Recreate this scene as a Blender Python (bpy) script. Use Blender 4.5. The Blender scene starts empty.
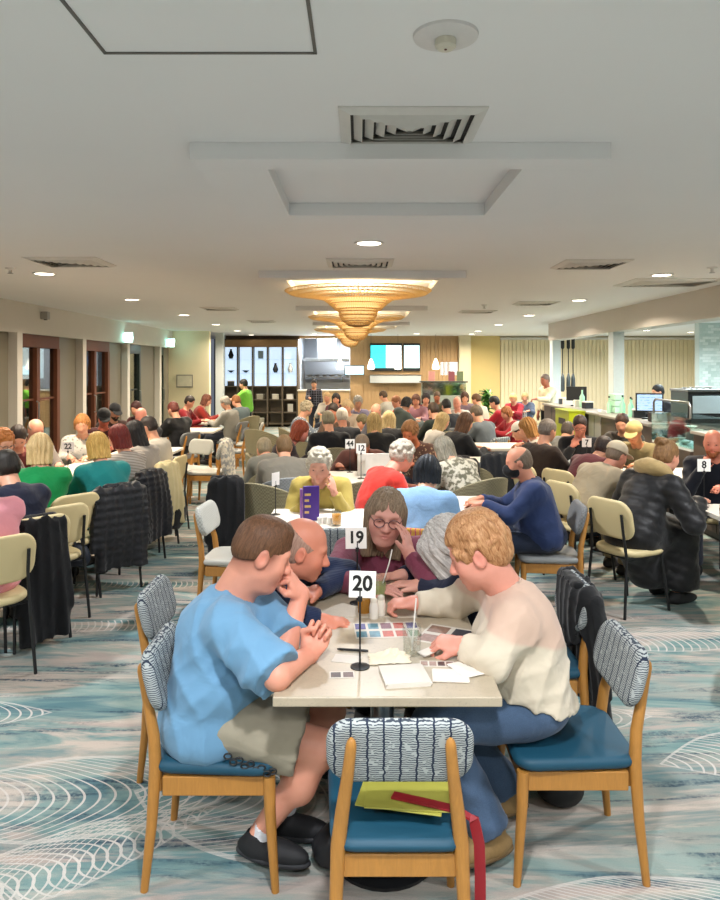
import bpy, bmesh, math, random
import numpy as np
from mathutils import Vector, Matrix, Euler

# ------------------------------------------------------------------ camera, light, exposure
SC = bpy.context.scene
COL = SC.collection
F, U0, V0, H = 720.0, 360.0, 367.0, 1.8          # focal length in pixels, horizon, eye height (m)
CEIL = 2.75

def P(u, v, d):
    """point seen at pixel (u, v), d metres in front of the camera"""
    return Vector(((u - U0) / F * d, d, H - (v - V0) / F * d))

def Pz(u, v, z):
    """point seen at pixel (u, v) that lies at height z"""
    return P(u, v, F * (H - z) / (v - V0))

cam = bpy.data.cameras.new('camera')
cam.sensor_fit = 'HORIZONTAL'; cam.sensor_width = 36.0; cam.lens = 36.0
cam.shift_y = -(450 - V0) / 720.0
cam.clip_start = 0.05; cam.clip_end = 200
camo = bpy.data.objects.new('camera', cam); COL.objects.link(camo)
camo.location = (0, 0, H); camo.rotation_euler = (math.pi / 2, 0, 0)
SC.camera = camo

world = bpy.data.worlds.new('world'); SC.world = world
world.use_nodes = True
wb = world.node_tree.nodes['Background']
wb.inputs['Color'].default_value = (0.55, 0.62, 0.75, 1); wb.inputs['Strength'].default_value = 0.25
vs = SC.view_settings
vs.view_transform = 'Standard'; vs.look = 'None'; vs.gamma = 1.0; vs.use_curve_mapping = False
vs.exposure = -0.02
SC.cycles.use_denoising = True
SC.cycles.max_bounces = 6; SC.cycles.diffuse_bounces = 3; SC.cycles.glossy_bounces = 3
SC.cycles.transmission_bounces = 6; SC.cycles.transparent_max_bounces = 8
SC.cycles.sample_clamp_indirect = 4.0
SC.cycles.caustics_reflective = False; SC.cycles.caustics_refractive = False

def area_light(name, loc, size, energy, color, rot=(0, 0, 0), shape='DISK', size_y=None, spread=math.pi):
    l = bpy.data.lights.new(name, 'AREA'); l.shape = shape; l.size = size
    if size_y: l.size_y = size_y
    l.energy = energy; l.color = color; l.spread = spread
    o = bpy.data.objects.new(name, l); COL.objects.link(o)
    o.location = loc; o.rotation_euler = rot
    return o

WARM = (1.0, 0.86, 0.68); NEUT = (0.95, 0.965, 1.0); COOL = (0.80, 0.95, 1.0)
DOWNLIGHTS = []                                   # (x, y, colour, watts): the ceiling's recessed downlights
for y in (-1.2, 1.1, 4.0, 7.3, 10.1, 13.1, 16.0, 18.8):
    DOWNLIGHTS.append((-3.2, y, NEUT if y < 6 else WARM, 62 if y < 6 else 82))
    DOWNLIGHTS.append((3.1, y + 0.1, NEUT if y < 6 else WARM, 62 if y < 6 else 82))
for y in (-0.6, 1.0, 5.5, 10.0, 14.2, 18.6):
    DOWNLIGHTS.append((0.07, y, NEUT if y < 6 else WARM, 62 if y < 6 else 66))
DOWNLIGHTS += [(-1.3, 20.6, WARM, 50), (1.6, 20.4, WARM, 50), (3.2, 20.6, WARM, 50)]
for x, y in ((5.6, 9.6), (5.6, 11.8), (5.6, 14.0), (7.2, 11.0), (7.2, 13.4), (5.6, 17.0), (7.4, 18.6), (5.8, 20.0), (9.0, 19.6)):
    DOWNLIGHTS.append((x, y, COOL if y < 15 else NEUT, 92 if y < 15 else 70))
for i, (x, y, c, w) in enumerate(DOWNLIGHTS):
    area_light('downlight_lamp', (x, y, CEIL - 0.02), 0.16, w, c, spread=2.75)

# ------------------------------------------------------------------ materials
def srgb(r, g=None, b=None):
    if g is None:
        h = r.lstrip('#'); r, g, b = (int(h[i:i + 2], 16) for i in (0, 2, 4))
    f = lambda c: (c / 255 / 12.92) if c <= 10.31 else ((c / 255 + 0.055) / 1.055) ** 2.4
    return (f(r), f(g), f(b), 1.0)

class NT:
    """short hand for building node trees"""
    def __init__(s, name):
        s.m = bpy.data.materials.new(name); s.m.use_nodes = True
        s.t = s.m.node_tree; s.b = s.t.nodes['Principled BSDF']
    def n(s, typ, **kw):
        nd = s.t.nodes.new('ShaderNode' + typ)
        ins = kw.pop('ins', {})
        for k, v in kw.items(): setattr(nd, k, v)
        for k, v in ins.items(): s.set(nd.inputs[k], v)
        return nd
    def set(s, sock, v):
        if isinstance(v, bpy.types.NodeSocket): s.t.links.new(v, sock)
        else:
            if isinstance(v, (tuple, list, Vector)):
                v = tuple(v)
                if sock.type == 'VECTOR': v = v[:3]
                elif len(v) == 3: v = v + (1,)
            sock.default_value = v
    def math(s, op, a, b=None, c=None, clamp=False):
        nd = s.n('Math', operation=op, use_clamp=clamp)
        for i, x in enumerate((a, b, c)):
            if x is not None: s.set(nd.inputs[i], x)
        return nd.outputs[0]
    def mix(s, fac, a, b, blend='MIX'):
        nd = s.n('Mix', data_type='RGBA', blend_type=blend)
        s.set(nd.inputs[0], fac); s.set(nd.inputs[6], a); s.set(nd.inputs[7], b)
        return nd.outputs[2]
    def ramp(s, fac, stops, interp='LINEAR'):
        nd = s.n('ValToRGB'); cr = nd.color_ramp; cr.interpolation = interp
        while len(cr.elements) < len(stops): cr.elements.new(0.5)
        for e, (p, c) in zip(cr.elements, stops):
            e.position = p; e.color = c if not isinstance(c, (int, float)) else (c, c, c, 1)
        s.set(nd.inputs[0], fac); return nd.outputs[0]
    def noise(s, vec, scale, detail=2, rough=0.5, dist=0.0):
        nd = s.n('TexNoise', ins={'Scale': scale, 'Detail': detail, 'Roughness': rough, 'Distortion': dist})
        if vec is not None: s.set(nd.inputs['Vector'], vec)
        return nd.outputs['Fac']
    def coord(s, which='Object', scale=None, rot=None, loc=None):
        o = s.n('TexCoord').outputs[which]
        if scale or rot or loc:
            mp = s.n('Mapping'); s.set(mp.inputs['Vector'], o)
            if scale: mp.inputs['Scale'].default_value = scale
            if rot: mp.inputs['Rotation'].default_value = rot
            if loc: mp.inputs['Location'].default_value = loc
            o = mp.outputs[0]
        return o
    def bump(s, h, strength=0.3, dist=0.01):
        nd = s.n('Bump', ins={'Strength': strength, 'Distance': dist, 'Height': h})
        s.set(s.b.inputs['Normal'], nd.outputs[0])
    def out(s, color=None, rough=None, **kw):
        if color is not None: s.set(s.b.inputs['Base Color'], color)
        if rough is not None: s.set(s.b.inputs['Roughness'], rough)
        for k, v in kw.items(): s.set(s.b.inputs[k.replace('_', ' ')], v)
        return s.m

MATS = {}
def cached(fn):
    def w(*a, **k):
        key = (fn.__name__, str(a), str(k))
        if key not in MATS: MATS[key] = fn(*a, **k)
        return MATS[key]
    return w

@cached
def plain(hexc, rough=0.5, metal=0.0, var=0.06, bump=0.0, scale=30.0, name='paint', spec=0.5, coat=0.0):
    t = NT(name); c = srgb(hexc)
    v = t.coord()
    n = t.noise(v, scale, 3)
    col = t.mix(n, tuple(x * (1 - var) for x in c[:3]), tuple(min(1, x * (1 + var)) for x in c[:3]))
    if bump: t.bump(n, bump, 0.004)
    return t.out(col, rough, Metallic=metal, **{'Specular_IOR_Level': spec, 'Coat_Weight': coat})

@cached
def emit(hexc, strength, name='lamp_lens'):
    t = NT(name)
    return t.out(srgb(hexc), 0.5, Emission_Color=srgb(hexc), Emission_Strength=strength)

@cached
def cloth(hexc, kind='jersey', hex2=None):
    """garment fabric: soft creases and a fine weave"""
    t = NT('fabric_' + kind); c = srgb(hexc); v = t.coord()
    big = t.noise(v, 5.0, 3, 0.55, 0.6)
    fine = t.noise(v, 420.0, 2)
    d = tuple(x * 0.86 for x in c[:3]); l = tuple(min(1, x * 1.1) for x in c[:3])
    col = t.mix(big, d, l)
    hgt = t.noise(v, 9.0, 2, 0.5, 0.8)
    strength, dist, rough = 0.45, 0.02, 0.85
    if kind == 'yoke':
        s = t.n('SeparateXYZ', ins={0: v}); f = t.math('ADD', s.outputs[2], t.math('MULTIPLY', s.outputs[0], .35))
        col = t.mix(t.ramp(f, [(.80, 0.0), (.815, 1.0)]), col, srgb(hex2))
    elif kind == 'plaid':
        s = t.n('SeparateXYZ', ins={0: v})
        a = t.math('PINGPONG', s.outputs[0], 0.035); b = t.math('PINGPONG', s.outputs[2], 0.035)
        la = t.math('LESS_THAN', a, 0.006); lb = t.math('LESS_THAN', b, 0.006)
        col = t.mix(t.math('MAXIMUM', la, lb), col, srgb(hex2 or '#d8c8c0'))
    elif kind == 'stripe':
        s = t.n('SeparateXYZ', ins={0: v})
        a = t.math('PINGPONG', t.math('ADD', s.outputs[2], t.math('MULTIPLY', s.outputs[1], 0.3)), 0.014)
        col = t.mix(t.math('LESS_THAN', a, 0.005), col, srgb(hex2 or '#777777'))
    elif kind == 'print':
        vo = t.n('TexVoronoi', ins={'Vector': v, 'Scale': 26.0})
        col = t.mix(t.math('LESS_THAN', vo.outputs['Distance'], 0.32), col, srgb(hex2 or '#555555'))
    elif kind == 'camo':
        col = t.mix(t.ramp(t.noise(v, 22.0, 2), [(0.45, 0.0), (0.55, 1.0)]), col, srgb(hex2 or '#d8d2c4'))
    elif kind == 'denim':
        col = t.mix(t.ramp(fine, [(0.35, 0.0), (0.65, 1.0)]), col, tuple(min(1, x * 1.35) for x in c[:3]))
        col = t.mix(t.ramp(t.noise(v, 7.0, 2), [(0.5, 0.0), (0.8, 0.4)]), col, tuple(min(1, x * 1.7 + 0.02) for x in c[:3]))
    elif kind == 'puffer':
        strength, rough = 0.35, 0.5
    elif kind == 'fleece':
        hgt = t.math('ADD', hgt, t.math('MULTIPLY', t.noise(v, 110.0, 2), 0.25)); rough = 0.95
    elif kind == 'knit':
        s = t.n('SeparateXYZ', ins={0: v})
        hgt = t.math('ADD', hgt, t.math('MULTIPLY', t.math('SINE', t.math('MULTIPLY', s.outputs[2], 900.0)), 0.05))
    t.bump(hgt, strength, dist)
    return t.out(col, rough, **{'Specular_IOR_Level': 0.25, 'Sheen_Weight': 0.15})

@cached
def skin(hexc):
    t = NT('skin'); c = srgb(hexc); v = t.coord()
    att = t.n('Attribute', attribute_name='tint').outputs['Color']
    n = t.noise(v, 18.0, 4, 0.6)
    col = t.mix(n, tuple(x * k for x, k in zip(c[:3], (0.93, 0.86, 0.84))), tuple(min(1, x * k) for x, k in zip(c[:3], (1.05, 1.05, 1.05))))
    col = t.mix(1.0, col, att, 'MULTIPLY')
    t.bump(t.noise(v, 160.0, 3), 0.12, 0.003)
    return t.out(col, 0.5, **{'Specular_IOR_Level': 0.4, 'Subsurface_Weight': 0.08, 'Subsurface_Radius': (0.01, 0.004, 0.002)})

@cached
def hair(hexc, hex2=None, curly=False, along='z'):
    t = NT('hair'); c = srgb(hexc); c2 = srgb(hex2) if hex2 else tuple(min(1, x * 1.5 + 0.01) for x in c[:3])
    v = t.coord('Object', scale=(60, 60, 7) if not curly else (28, 28, 28))
    n = t.noise(v, 2.2, 4, 0.65, 0.8 if not curly else 2.0)
    col = t.mix(t.ramp(n, [(0.3, 0.0), (0.7, 1.0)]), tuple(x * 0.75 for x in c[:3]), c2)
    t.bump(n, 0.5, 0.006 if not curly else 0.010)
    return t.out(col, 0.55, **{'Specular_IOR_Level': 0.35})

# ------------------------------------------------------------------ mesh helpers
def link(o, parent=None):
    COL.objects.link(o)
    if parent is not None: o.parent = parent
    return o

def tag(o, label, cat, group=None, kind=None):
    if label: o['label'] = label
    if cat: o['category'] = cat
    if group: o['group'] = group
    if kind: o['kind'] = kind
    return o

def empty(name, loc=(0, 0, 0), rz=0.0, label=None, cat=None, group=None):
    o = bpy.data.objects.new(name, None); COL.objects.link(o)
    o.location = loc; o.rotation_euler = (0, 0, rz); o.empty_display_size = 0.1
    return tag(o, label, cat, group)

def mesh_obj(name, bm_or_me, mat, parent=None, smooth=True, loc=None, rot=None, bevel=0.0, seg=2):
    if isinstance(bm_or_me, bmesh.types.BMesh):
        me = bpy.data.meshes.new(name); bm_or_me.to_mesh(me); bm_or_me.free()
        me.polygons.foreach_set('use_smooth', [smooth] * len(me.polygons))
    else: me = bm_or_me
    if mat is not None and not me.materials: me.materials.append(mat)
    o = bpy.data.objects.new(name, me); link(o, parent)
    if loc is not None: o.location = loc
    if rot is not None: o.rotation_euler = rot
    if bevel:
        b = o.modifiers.new('edge', 'BEVEL'); b.width = bevel; b.segments = seg; b.limit_method = 'ANGLE'; b.harden_normals = True
    elif smooth:
        try: me.set_sharp_from_angle(angle=math.radians(42))
        except Exception: pass
    return o

def structure(o, name=None):
    o['kind'] = 'structure'; return o

def bm_box(bm, lo, hi):
    x0, y0, z0 = lo; x1, y1, z1 = hi
    vs_ = [bm.verts.new(p) for p in ((x0, y0, z0), (x1, y0, z0), (x1, y1, z0), (x0, y1, z0), (x0, y0, z1), (x1, y0, z1), (x1, y1, z1), (x0, y1, z1))]
    for f in ((3, 2, 1, 0), (4, 5, 6, 7), (0, 1, 5, 4), (1, 2, 6, 5), (2, 3, 7, 6), (3, 0, 4, 7)):
        bm.faces.new([vs_[i] for i in f])
    return bm

def box(name, lo, hi, mat, parent=None, bevel=0.004, seg=2, **kw):
    return mesh_obj(name, bm_box(bmesh.new(), lo, hi), mat, parent, smooth=False, bevel=bevel, seg=seg, **kw)

def frame_of(d, hint=Vector((0, 0, 1))):
    d = Vector(d).normalized()
    if abs(d.dot(hint)) > 0.98: hint = Vector((1, 0, 0))
    a = d.cross(hint).normalized(); b = a.cross(d).normalized()
    return a, b

def bm_tube(bm, pts, radii, seg=12, caps=True, flat=1.0):
    """tube through pts; flat squashes it along the second frame axis"""
    pts = [Vector(p) for p in pts]
    if not hasattr(radii, '__len__'): radii = [radii] * len(pts)
    rings = []; a = None
    for i, p in enumerate(pts):
        d = (pts[min(i + 1, len(pts) - 1)] - pts[max(i - 1, 0)]).normalized()
        if a is None: a, b = frame_of(d)
        else:
            a = (a - d * a.dot(d)).normalized(); b = a.cross(d).normalized()
        rings.append([bm.verts.new(p + (a * math.cos(t) + b * math.sin(t) * flat) * radii[i]) for t in [2 * math.pi * k / seg for k in range(seg)]])
    for r0, r1 in zip(rings, rings[1:]):
        for k in range(seg):
            bm.faces.new((r0[k], r0[(k + 1) % seg], r1[(k + 1) % seg], r1[k]))
    if caps:
        bm.faces.new(rings[0][::-1]); bm.faces.new(rings[-1])
    bmesh.ops.recalc_face_normals(bm, faces=bm.faces)
    return bm

def tube(name, pts, radii, mat, parent=None, seg=12, **kw):
    return mesh_obj(name, bm_tube(bmesh.new(), pts, radii, seg), mat, parent, **kw)

def bm_lathe(bm, prof, seg=24, center=(0, 0, 0)):
    cx, cy, cz = center; rings = []
    for r, z in prof:
        if r < 1e-6: rings.append([bm.verts.new((cx, cy, cz + z))])
        else: rings.append([bm.verts.new((cx + r * math.cos(2 * math.pi * k / seg), cy + r * math.sin(2 * math.pi * k / seg), cz + z)) for k in range(seg)])
    for r0, r1 in zip(rings, rings[1:]):
        for k in range(seg):
            k2 = (k + 1) % seg
            if len(r0) == 1 and len(r1) == 1: continue
            if len(r0) == 1: bm.faces.new((r0[0], r1[k2], r1[k]))
            elif len(r1) == 1: bm.faces.new((r0[k], r0[k2], r1[0]))
            else: bm.faces.new((r0[k], r0[k2], r1[k2], r1[k]))
    return bm

def lathe(name, prof, mat, parent=None, seg=24, **kw):
    bm = bm_lathe(bmesh.new(), prof, seg)
    bmesh.ops.recalc_face_normals(bm, faces=bm.faces)
    return mesh_obj(name, bm, mat, parent, **kw)

def rounded_outline(w, h, r, n=6):
    """closed outline of a rounded rectangle centred on 0"""
    pts = []
    for cx, cy, a0 in ((w / 2 - r, h / 2 - r, 0), (-w / 2 + r, h / 2 - r, 90), (-w / 2 + r, -h / 2 + r, 180), (w / 2 - r, -h / 2 + r, 270)):
        for k in range(n + 1):
            a = math.radians(a0 + 90 * k / n); pts.append((cx + r * math.cos(a), cy + r * math.sin(a)))
    return pts

def bm_pad(bm, outline, thick, edge, fn, rings=4):
    """puffy pad: outline (u, v) shrunk in rings to a rounded edge; fn maps (u, v, t) to a point"""
    o = np.array(outline); c = o.mean(0); loops = []
    prof = [(1 - math.cos(a), math.sin(a)) for a in [math.pi / 2 * k / rings for k in range(rings + 1)]]
    ext = np.abs(o - c).max(0)
    def loop(k, s): # k: inset fraction
        ins, t = prof[k]
        q = c + (o - c) * (1 - ins * edge / ext)
        return [bm.verts.new(fn(p[0], p[1], s * (thick / 2) * t)) for p in q]
    for k in range(rings, 0, -1): loops.append(loop(k, -1))
    for k in range(0, rings + 1): loops.append(loop(k, 1))
    n = len(o)
    for a, b in zip(loops, loops[1:]):
        for i in range(n): bm.faces.new((a[i], a[(i + 1) % n], b[(i + 1) % n], b[i]))
    for lp, s in ((loops[0], -1), (loops[-1], 1)):
        # fill the flat faces with inner rings so that curved pads bend
        ins = prof[rings][0]; base = c + (o - c) * (1 - ins * edge / ext); prev = lp
        for q in (0.7, 0.4, 0.15):
            cur = [bm.verts.new(fn(p[0], p[1], s * (thick / 2) * (1 + 0.12 * (1 - q)))) for p in c + (base - c) * q]
            for i in range(n): bm.faces.new((prev[i], prev[(i + 1) % n], cur[(i + 1) % n], cur[i]))
            prev = cur
        bm.faces.new(prev)
    bmesh.ops.recalc_face_normals(bm, faces=bm.faces)
    return bm

def copy_tree(o, parent=None):
    c = o.copy(); COL.objects.link(c); c.parent = parent
    for ch in o.children: copy_tree(ch, c)
    return c

def text(name, s, size, mat, parent=None, loc=(0, 0, 0), rot=(math.pi / 2, 0, 0), bold=0.0, extrude=0.0006, align='CENTER'):
    cu = bpy.data.curves.new(name, 'FONT'); cu.body = s; cu.size = size; cu.align_x = align; cu.align_y = 'CENTER'
    cu.extrude = extrude; cu.offset = bold; cu.resolution_u = 3
    cu.materials.append(mat)
    tmp = bpy.data.objects.new(name, cu); COL.objects.link(tmp)
    me = bpy.data.meshes.new_from_object(tmp.evaluated_get(bpy.context.evaluated_depsgraph_get()))
    bpy.data.objects.remove(tmp); me.name = name
    if not me.materials: me.materials.append(mat)
    o = bpy.data.objects.new(name, me); link(o, parent); o.location = loc; o.rotation_euler = rot
    return o
# ------------------------------------------------------------------ organic bodies: smooth unions of limbs, meshed on a grid
class Blob:
    def __init__(s, vox): s.v = vox; s.ops = []
    def cone(s, a, b, ra, rb=None, k=0.02, cut=None, mode='u'):
        a = np.array(a, float); b = np.array(b, float); rb = ra if rb is None else rb
        m = max(ra, rb)
        def f(X, Y, Z):
            d = b - a; L = max(1e-9, float(d @ d))
            x, y, z = X - a[0], Y - a[1], Z - a[2]
            t = np.clip((x * d[0] + y * d[1] + z * d[2]) / L, 0, 1)
            r = np.sqrt((x - t * d[0]) ** 2 + (y - t * d[1]) ** 2 + (z - t * d[2]) ** 2) - (ra + (rb - ra) * t)
            for q, n in (cut or ()):
                r = np.maximum(r, (X - q[0]) * n[0] + (Y - q[1]) * n[1] + (Z - q[2]) * n[2])
            return r
        s.ops.append((mode, f, np.minimum(a, b) - m, np.maximum(a, b) + m, k)); return s
    def ell(s, c, r, R=None, k=0.02, cut=None, mode='u'):
        c = np.array(c, float); r = np.array(r, float)
        R = np.eye(3) if R is None else np.array(R, float)[:3, :3]
        ext = np.sqrt(((R * r) ** 2).sum(1)); Ri = R.T
        def f(X, Y, Z):
            x, y, z = X - c[0], Y - c[1], Z - c[2]
            q = [Ri[i, 0] * x + Ri[i, 1] * y + Ri[i, 2] * z for i in range(3)]
            k0 = np.sqrt(sum((q[i] / r[i]) ** 2 for i in range(3)))
            k1 = np.sqrt(sum((q[i] / r[i] ** 2) ** 2 for i in range(3)))
            d = k0 * (k0 - 1) / np.maximum(k1, 1e-6)
            for q_, n in (cut or ()):
                d = np.maximum(d, (X - q_[0]) * n[0] + (Y - q_[1]) * n[1] + (Z - q_[2]) * n[2])
            return d
        s.ops.append((mode, f, c - ext, c + ext, k)); return s
    def half(s, q, n):
        """cut away everything on the side n points to"""
        s.ops.append(('h', (np.array(q, float), np.array(n, float)), None, None, 0)); return s
    def disp(s, fn): s.ops.append(('d', fn, None, None, 0)); return s
    def grid(s):
        v = s.v
        lo = np.min([o[2] for o in s.ops if o[0] == 'u'], 0) - 4 * v; hi = np.max([o[3] for o in s.ops if o[0] == 'u'], 0) + 4 * v
        n = np.ceil((hi - lo) / v).astype(int) + 1
        A = np.full(n, 1.0, np.float32)
        ax = [(lo[i] + v * np.arange(n[i])).astype(np.float32) for i in range(3)]
        for mode, f, l, h, k in s.ops:
            if mode == 'h':
                q, nn = f
                A = np.maximum(A, ((ax[0] - q[0]) * nn[0])[:, None, None] + ((ax[1] - q[1]) * nn[1])[None, :, None] + ((ax[2] - q[2]) * nn[2])[None, None, :]).astype(np.float32)
                continue
            if mode == 'd':
                band = np.nonzero(np.abs(A) < 4 * v)
                A[band] += f(ax[0][band[0]], ax[1][band[1]], ax[2][band[2]]).astype(np.float32)
                continue
            m = k + 3 * v
            i0 = np.maximum(0, np.floor((l - m - lo) / v).astype(int)); i1 = np.minimum(n, np.ceil((h + m - lo) / v).astype(int) + 1)
            if (i1 <= i0).any(): continue
            sl = tuple(slice(a, b) for a, b in zip(i0, i1))
            d = f(ax[0][sl[0]][:, None, None], ax[1][sl[1]][None, :, None], ax[2][sl[2]][None, None, :])
            a = A[sl]
            if mode == 'u':
                h_ = np.maximum(k - np.abs(a - d), 0) / max(k, 1e-6)
                A[sl] = np.minimum(a, d) - h_ * h_ * k * 0.25
            elif mode == 's':
                d = -d; h_ = np.maximum(k - np.abs(a - d), 0) / max(k, 1e-6)
                A[sl] = np.maximum(a, d) + h_ * h_ * k * 0.25
        return A, lo
    def mesh(s, name, off=None, tint=None):
        A, lo = s.grid(); v = s.v
        I = A < 0
        c = [I[a:A.shape[0] - 1 + a, b:A.shape[1] - 1 + b, d:A.shape[2] - 1 + d] for a in (0, 1) for b in (0, 1) for d in (0, 1)]
        cnt = sum(x.astype(np.int8) for x in c)
        act = np.nonzero((cnt > 0) & (cnt < 8))
        m = len(act[0]); idx = np.full(cnt.shape, -1, np.int32); idx[act] = np.arange(m)
        cv = np.stack([A[act[0] + a, act[1] + b, act[2] + d] for a in (0, 1) for b in (0, 1) for d in (0, 1)], 1)
        co = np.array([(a, b, d) for a in (0, 1) for b in (0, 1) for d in (0, 1)], float)
        acc = np.zeros((m, 3)); num = np.zeros(m)
        for e0, e1 in ((0, 1), (2, 3), (4, 5), (6, 7), (0, 2), (1, 3), (4, 6), (5, 7), (0, 4), (1, 5), (2, 6), (3, 7)):
            f0, f1 = cv[:, e0], cv[:, e1]; x = (f0 < 0) != (f1 < 0)
            t = np.where(x, f0 / np.where(x, f0 - f1, 1), 0)
            acc += np.where(x[:, None], co[e0] + (co[e1] - co[e0]) * t[:, None], 0); num += x
        vert = lo + v * (np.stack(act, 1) + acc / np.maximum(num, 1)[:, None])
        quads = []
        for axis in range(3):
            sl0 = [slice(None)] * 3; sl1 = [slice(None)] * 3
            sl0[axis] = slice(0, -1); sl1[axis] = slice(1, None)
            e = I[tuple(sl0)] != I[tuple(sl1)]
            q = np.array(np.nonzero(e)); o1, o2 = [i for i in range(3) if i != axis]
            ok = (q[o1] > 0) & (q[o2] > 0) & (q[o1] < A.shape[o1] - 1) & (q[o2] < A.shape[o2] - 1); q = q[:, ok]
            def g(d1, d2):
                r = q.copy(); r[o1] += d1; r[o2] += d2; return idx[tuple(r)]
            f = np.stack([g(-1, -1), g(0, -1), g(0, 0), g(-1, 0)], 1)
            ins = I[tuple(q)]
            flip = ins if axis != 1 else ~ins
            f[~flip] = f[~flip][:, ::-1]
            quads.append(f)
        quads = np.concatenate(quads)
        me = bpy.data.meshes.new(name)
        tv = tint(vert) if tint else None
        if off is not None: vert = vert - np.array(off)
        nf = len(quads)
        me.vertices.add(m); me.vertices.foreach_set('co', vert.astype(np.float32).ravel())
        me.loops.add(nf * 4); me.loops.foreach_set('vertex_index', quads.astype(np.int32).ravel())
        me.polygons.add(nf); me.polygons.foreach_set('loop_start', np.arange(0, nf * 4, 4, dtype=np.int32))
        me.update(calc_edges=True)
        me.polygons.foreach_set('use_smooth', np.ones(nf, bool))
        if tint:
            at = me.attributes.new('tint', 'FLOAT_COLOR', 'POINT')
            at.data.foreach_set('color', np.concatenate([tv, np.ones((m, 1))], 1).astype(np.float32).ravel())
        return me

def folds(amp, lam, seed=0):
    """garment creases: soft ridges in a few directions, each fading in and out"""
    rs = np.random.RandomState(seed + 11); D = rs.normal(size=(4, 3)); D[:, 2] += np.sign(D[:, 2]) * .6; D /= np.linalg.norm(D, axis=1)[:, None]; ph = rs.rand(12) * 6.28
    def f(x, y, z):
        w = math.pi / lam; r = 0
        for i in range(3):
            d, e = D[i], D[(i + 1) % 4]
            q = w * (x * d[0] + y * d[1] + z * d[2]) + ph[i] + .9 * np.sin(w * .45 * (x * e[0] + y * e[1] + z * e[2]) + ph[i + 3])
            env = .5 + .5 * np.sin(w * .33 * (x * e[1] + y * e[2] + z * e[0]) + ph[i + 6])
            r = r + (.45 - (1 - np.abs(np.sin(q))) ** 1.4) * env * (1.0 if i < 2 else .6)
        return amp * r
    return f

def drape(amp, lam, seed=0):
    """folds of hanging cloth: ridges running down"""
    def f(x, y, z):
        q = math.pi / lam * (x + .35 * y) + 1.2 * np.sin(3.1 * z + seed) + seed
        return amp * (.4 - (1 - np.abs(np.sin(q))) ** 1.3) + amp * .5 * np.sin(9 * z + 14 * x + seed)
    return f

def strand(amp, lam, seed=0):
    """locks of hair running down the head"""
    def f(x, y, z):
        a = np.arctan2(x, y + .02)
        return amp * (np.sin(a * .1 / lam * 6.28 + 9 * z + seed) * .6 + np.sin(a * .23 / lam * 6.28 - 14 * z + 2 * seed) * .4)
    return f

def quilt(amp, lam, axis):
    axis = np.array(axis, float)
    return lambda x, y, z: amp * (1 - 2 * np.abs(np.sin(math.pi * (x * axis[0] + y * axis[1] + z * axis[2]) / lam)) ** 0.6)

def unit(v):
    v = np.array(v, float); return v / max(1e-9, np.linalg.norm(v))

def basis(fwd, up):
    """3x3 whose columns are right, forward, up"""
    f = unit(fwd); u = unit(np.array(up, float) - f * np.dot(up, f)); r = np.cross(f, u)
    return np.stack([r, f, u], 1)

def rotz(a):
    c, s = math.cos(a), math.sin(a); return np.array([[c, -s, 0], [s, c, 0], [0, 0, 1.0]])
def rotx(a):
    c, s = math.cos(a), math.sin(a); return np.array([[1, 0, 0], [0, c, -s], [0, s, c]])
def roty(a):
    c, s = math.cos(a), math.sin(a); return np.array([[c, 0, s], [0, 1, 0], [-s, 0, c]])

def ik(a, t, l1, l2, pole):
    a, t, pole = (np.array(x, float) for x in (a, t, pole))
    d = t - a; L = np.linalg.norm(d); m = (l1 + l2) * 0.995
    if L > m: t = a + d / L * m; d = t - a; L = m
    L = max(L, abs(l1 - l2) + 0.01)
    x = (l1 * l1 - l2 * l2 + L * L) / (2 * L); h = math.sqrt(max(0, l1 * l1 - x * x))
    u = d / max(np.linalg.norm(d), 1e-9); p = unit(pole - u * np.dot(pole, u))
    return a + u * x + p * h, t

HEADSCALE = 1.0
def head_blob(B, c, R, neck, s=1.0, fat=0.0, detail=True):
    """a head with brow, nose, lips, chin and ears; c centre between the ears, R columns right, forward, up"""
    T = lambda x, y, z: c + R @ (np.array((x, y, z)) * s)
    E = lambda p, r, k=0.02, mode='u', RR=None: B.ell(T(*p), np.array(r) * s, R if RR is None else R @ RR, k=k * s, mode=mode)
    E((0, -.014, .032), (.075 + fat * .3, .096, .088))
    E((0, .018, -.030), (.066 + fat * .6, .068, .075), .03)
    E((0, .030, -.062), (.052 + fat, .055, .048), .03)
    B.cone(T(0, -.022, -.06), neck, (.056 + fat) * s, (.062 + fat) * s, k=.03 * s)
    if not detail:
        B.cone(T(0, .082, .0), T(0, .104, -.032), .009 * s, .014 * s, k=.012)
    else:
        E((0, .070, .022), (.052, .018, .014), .02)
        B.cone(T(0, .080, .012), T(0, .107, -.030), .0075 * s, .0125 * s, k=.012)
        for q in (-1, 1):
            E((q * .011, .098, -.034), (.009, .012, .009), .008)
            E((q * .040, .050, -.028), (.026 + fat * .5, .026, .026), .03)
            E((q * .032, .094, .000), (.017, .014, .011), .014, 's')
            E((q * .031, .072, .001), (.016, .012, .012), .004)
        E((0, .084, -.060), (.024, .012, .0065), .008)
        E((0, .082, -.0725), (.021, .012, .0065), .008)
        E((0, .098, -.0665), (.022, .012, .0022), .004, 's')
        E((0, .066, -.099), (.024, .020, .018), .025)
        if fat > .004: E((0, .03, -.105), (.045, .045, .025), .03)
    for q in (-1, 1):
        E((q * (.077 + fat * .3), -.012, -.010), (.011, .023, .033), .008, RR=rotz(-q * .35))
        if detail: E((q * (.090 + fat * .3), -.010, -.008), (.008, .012, .019), .006, 's')
    return T

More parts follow.
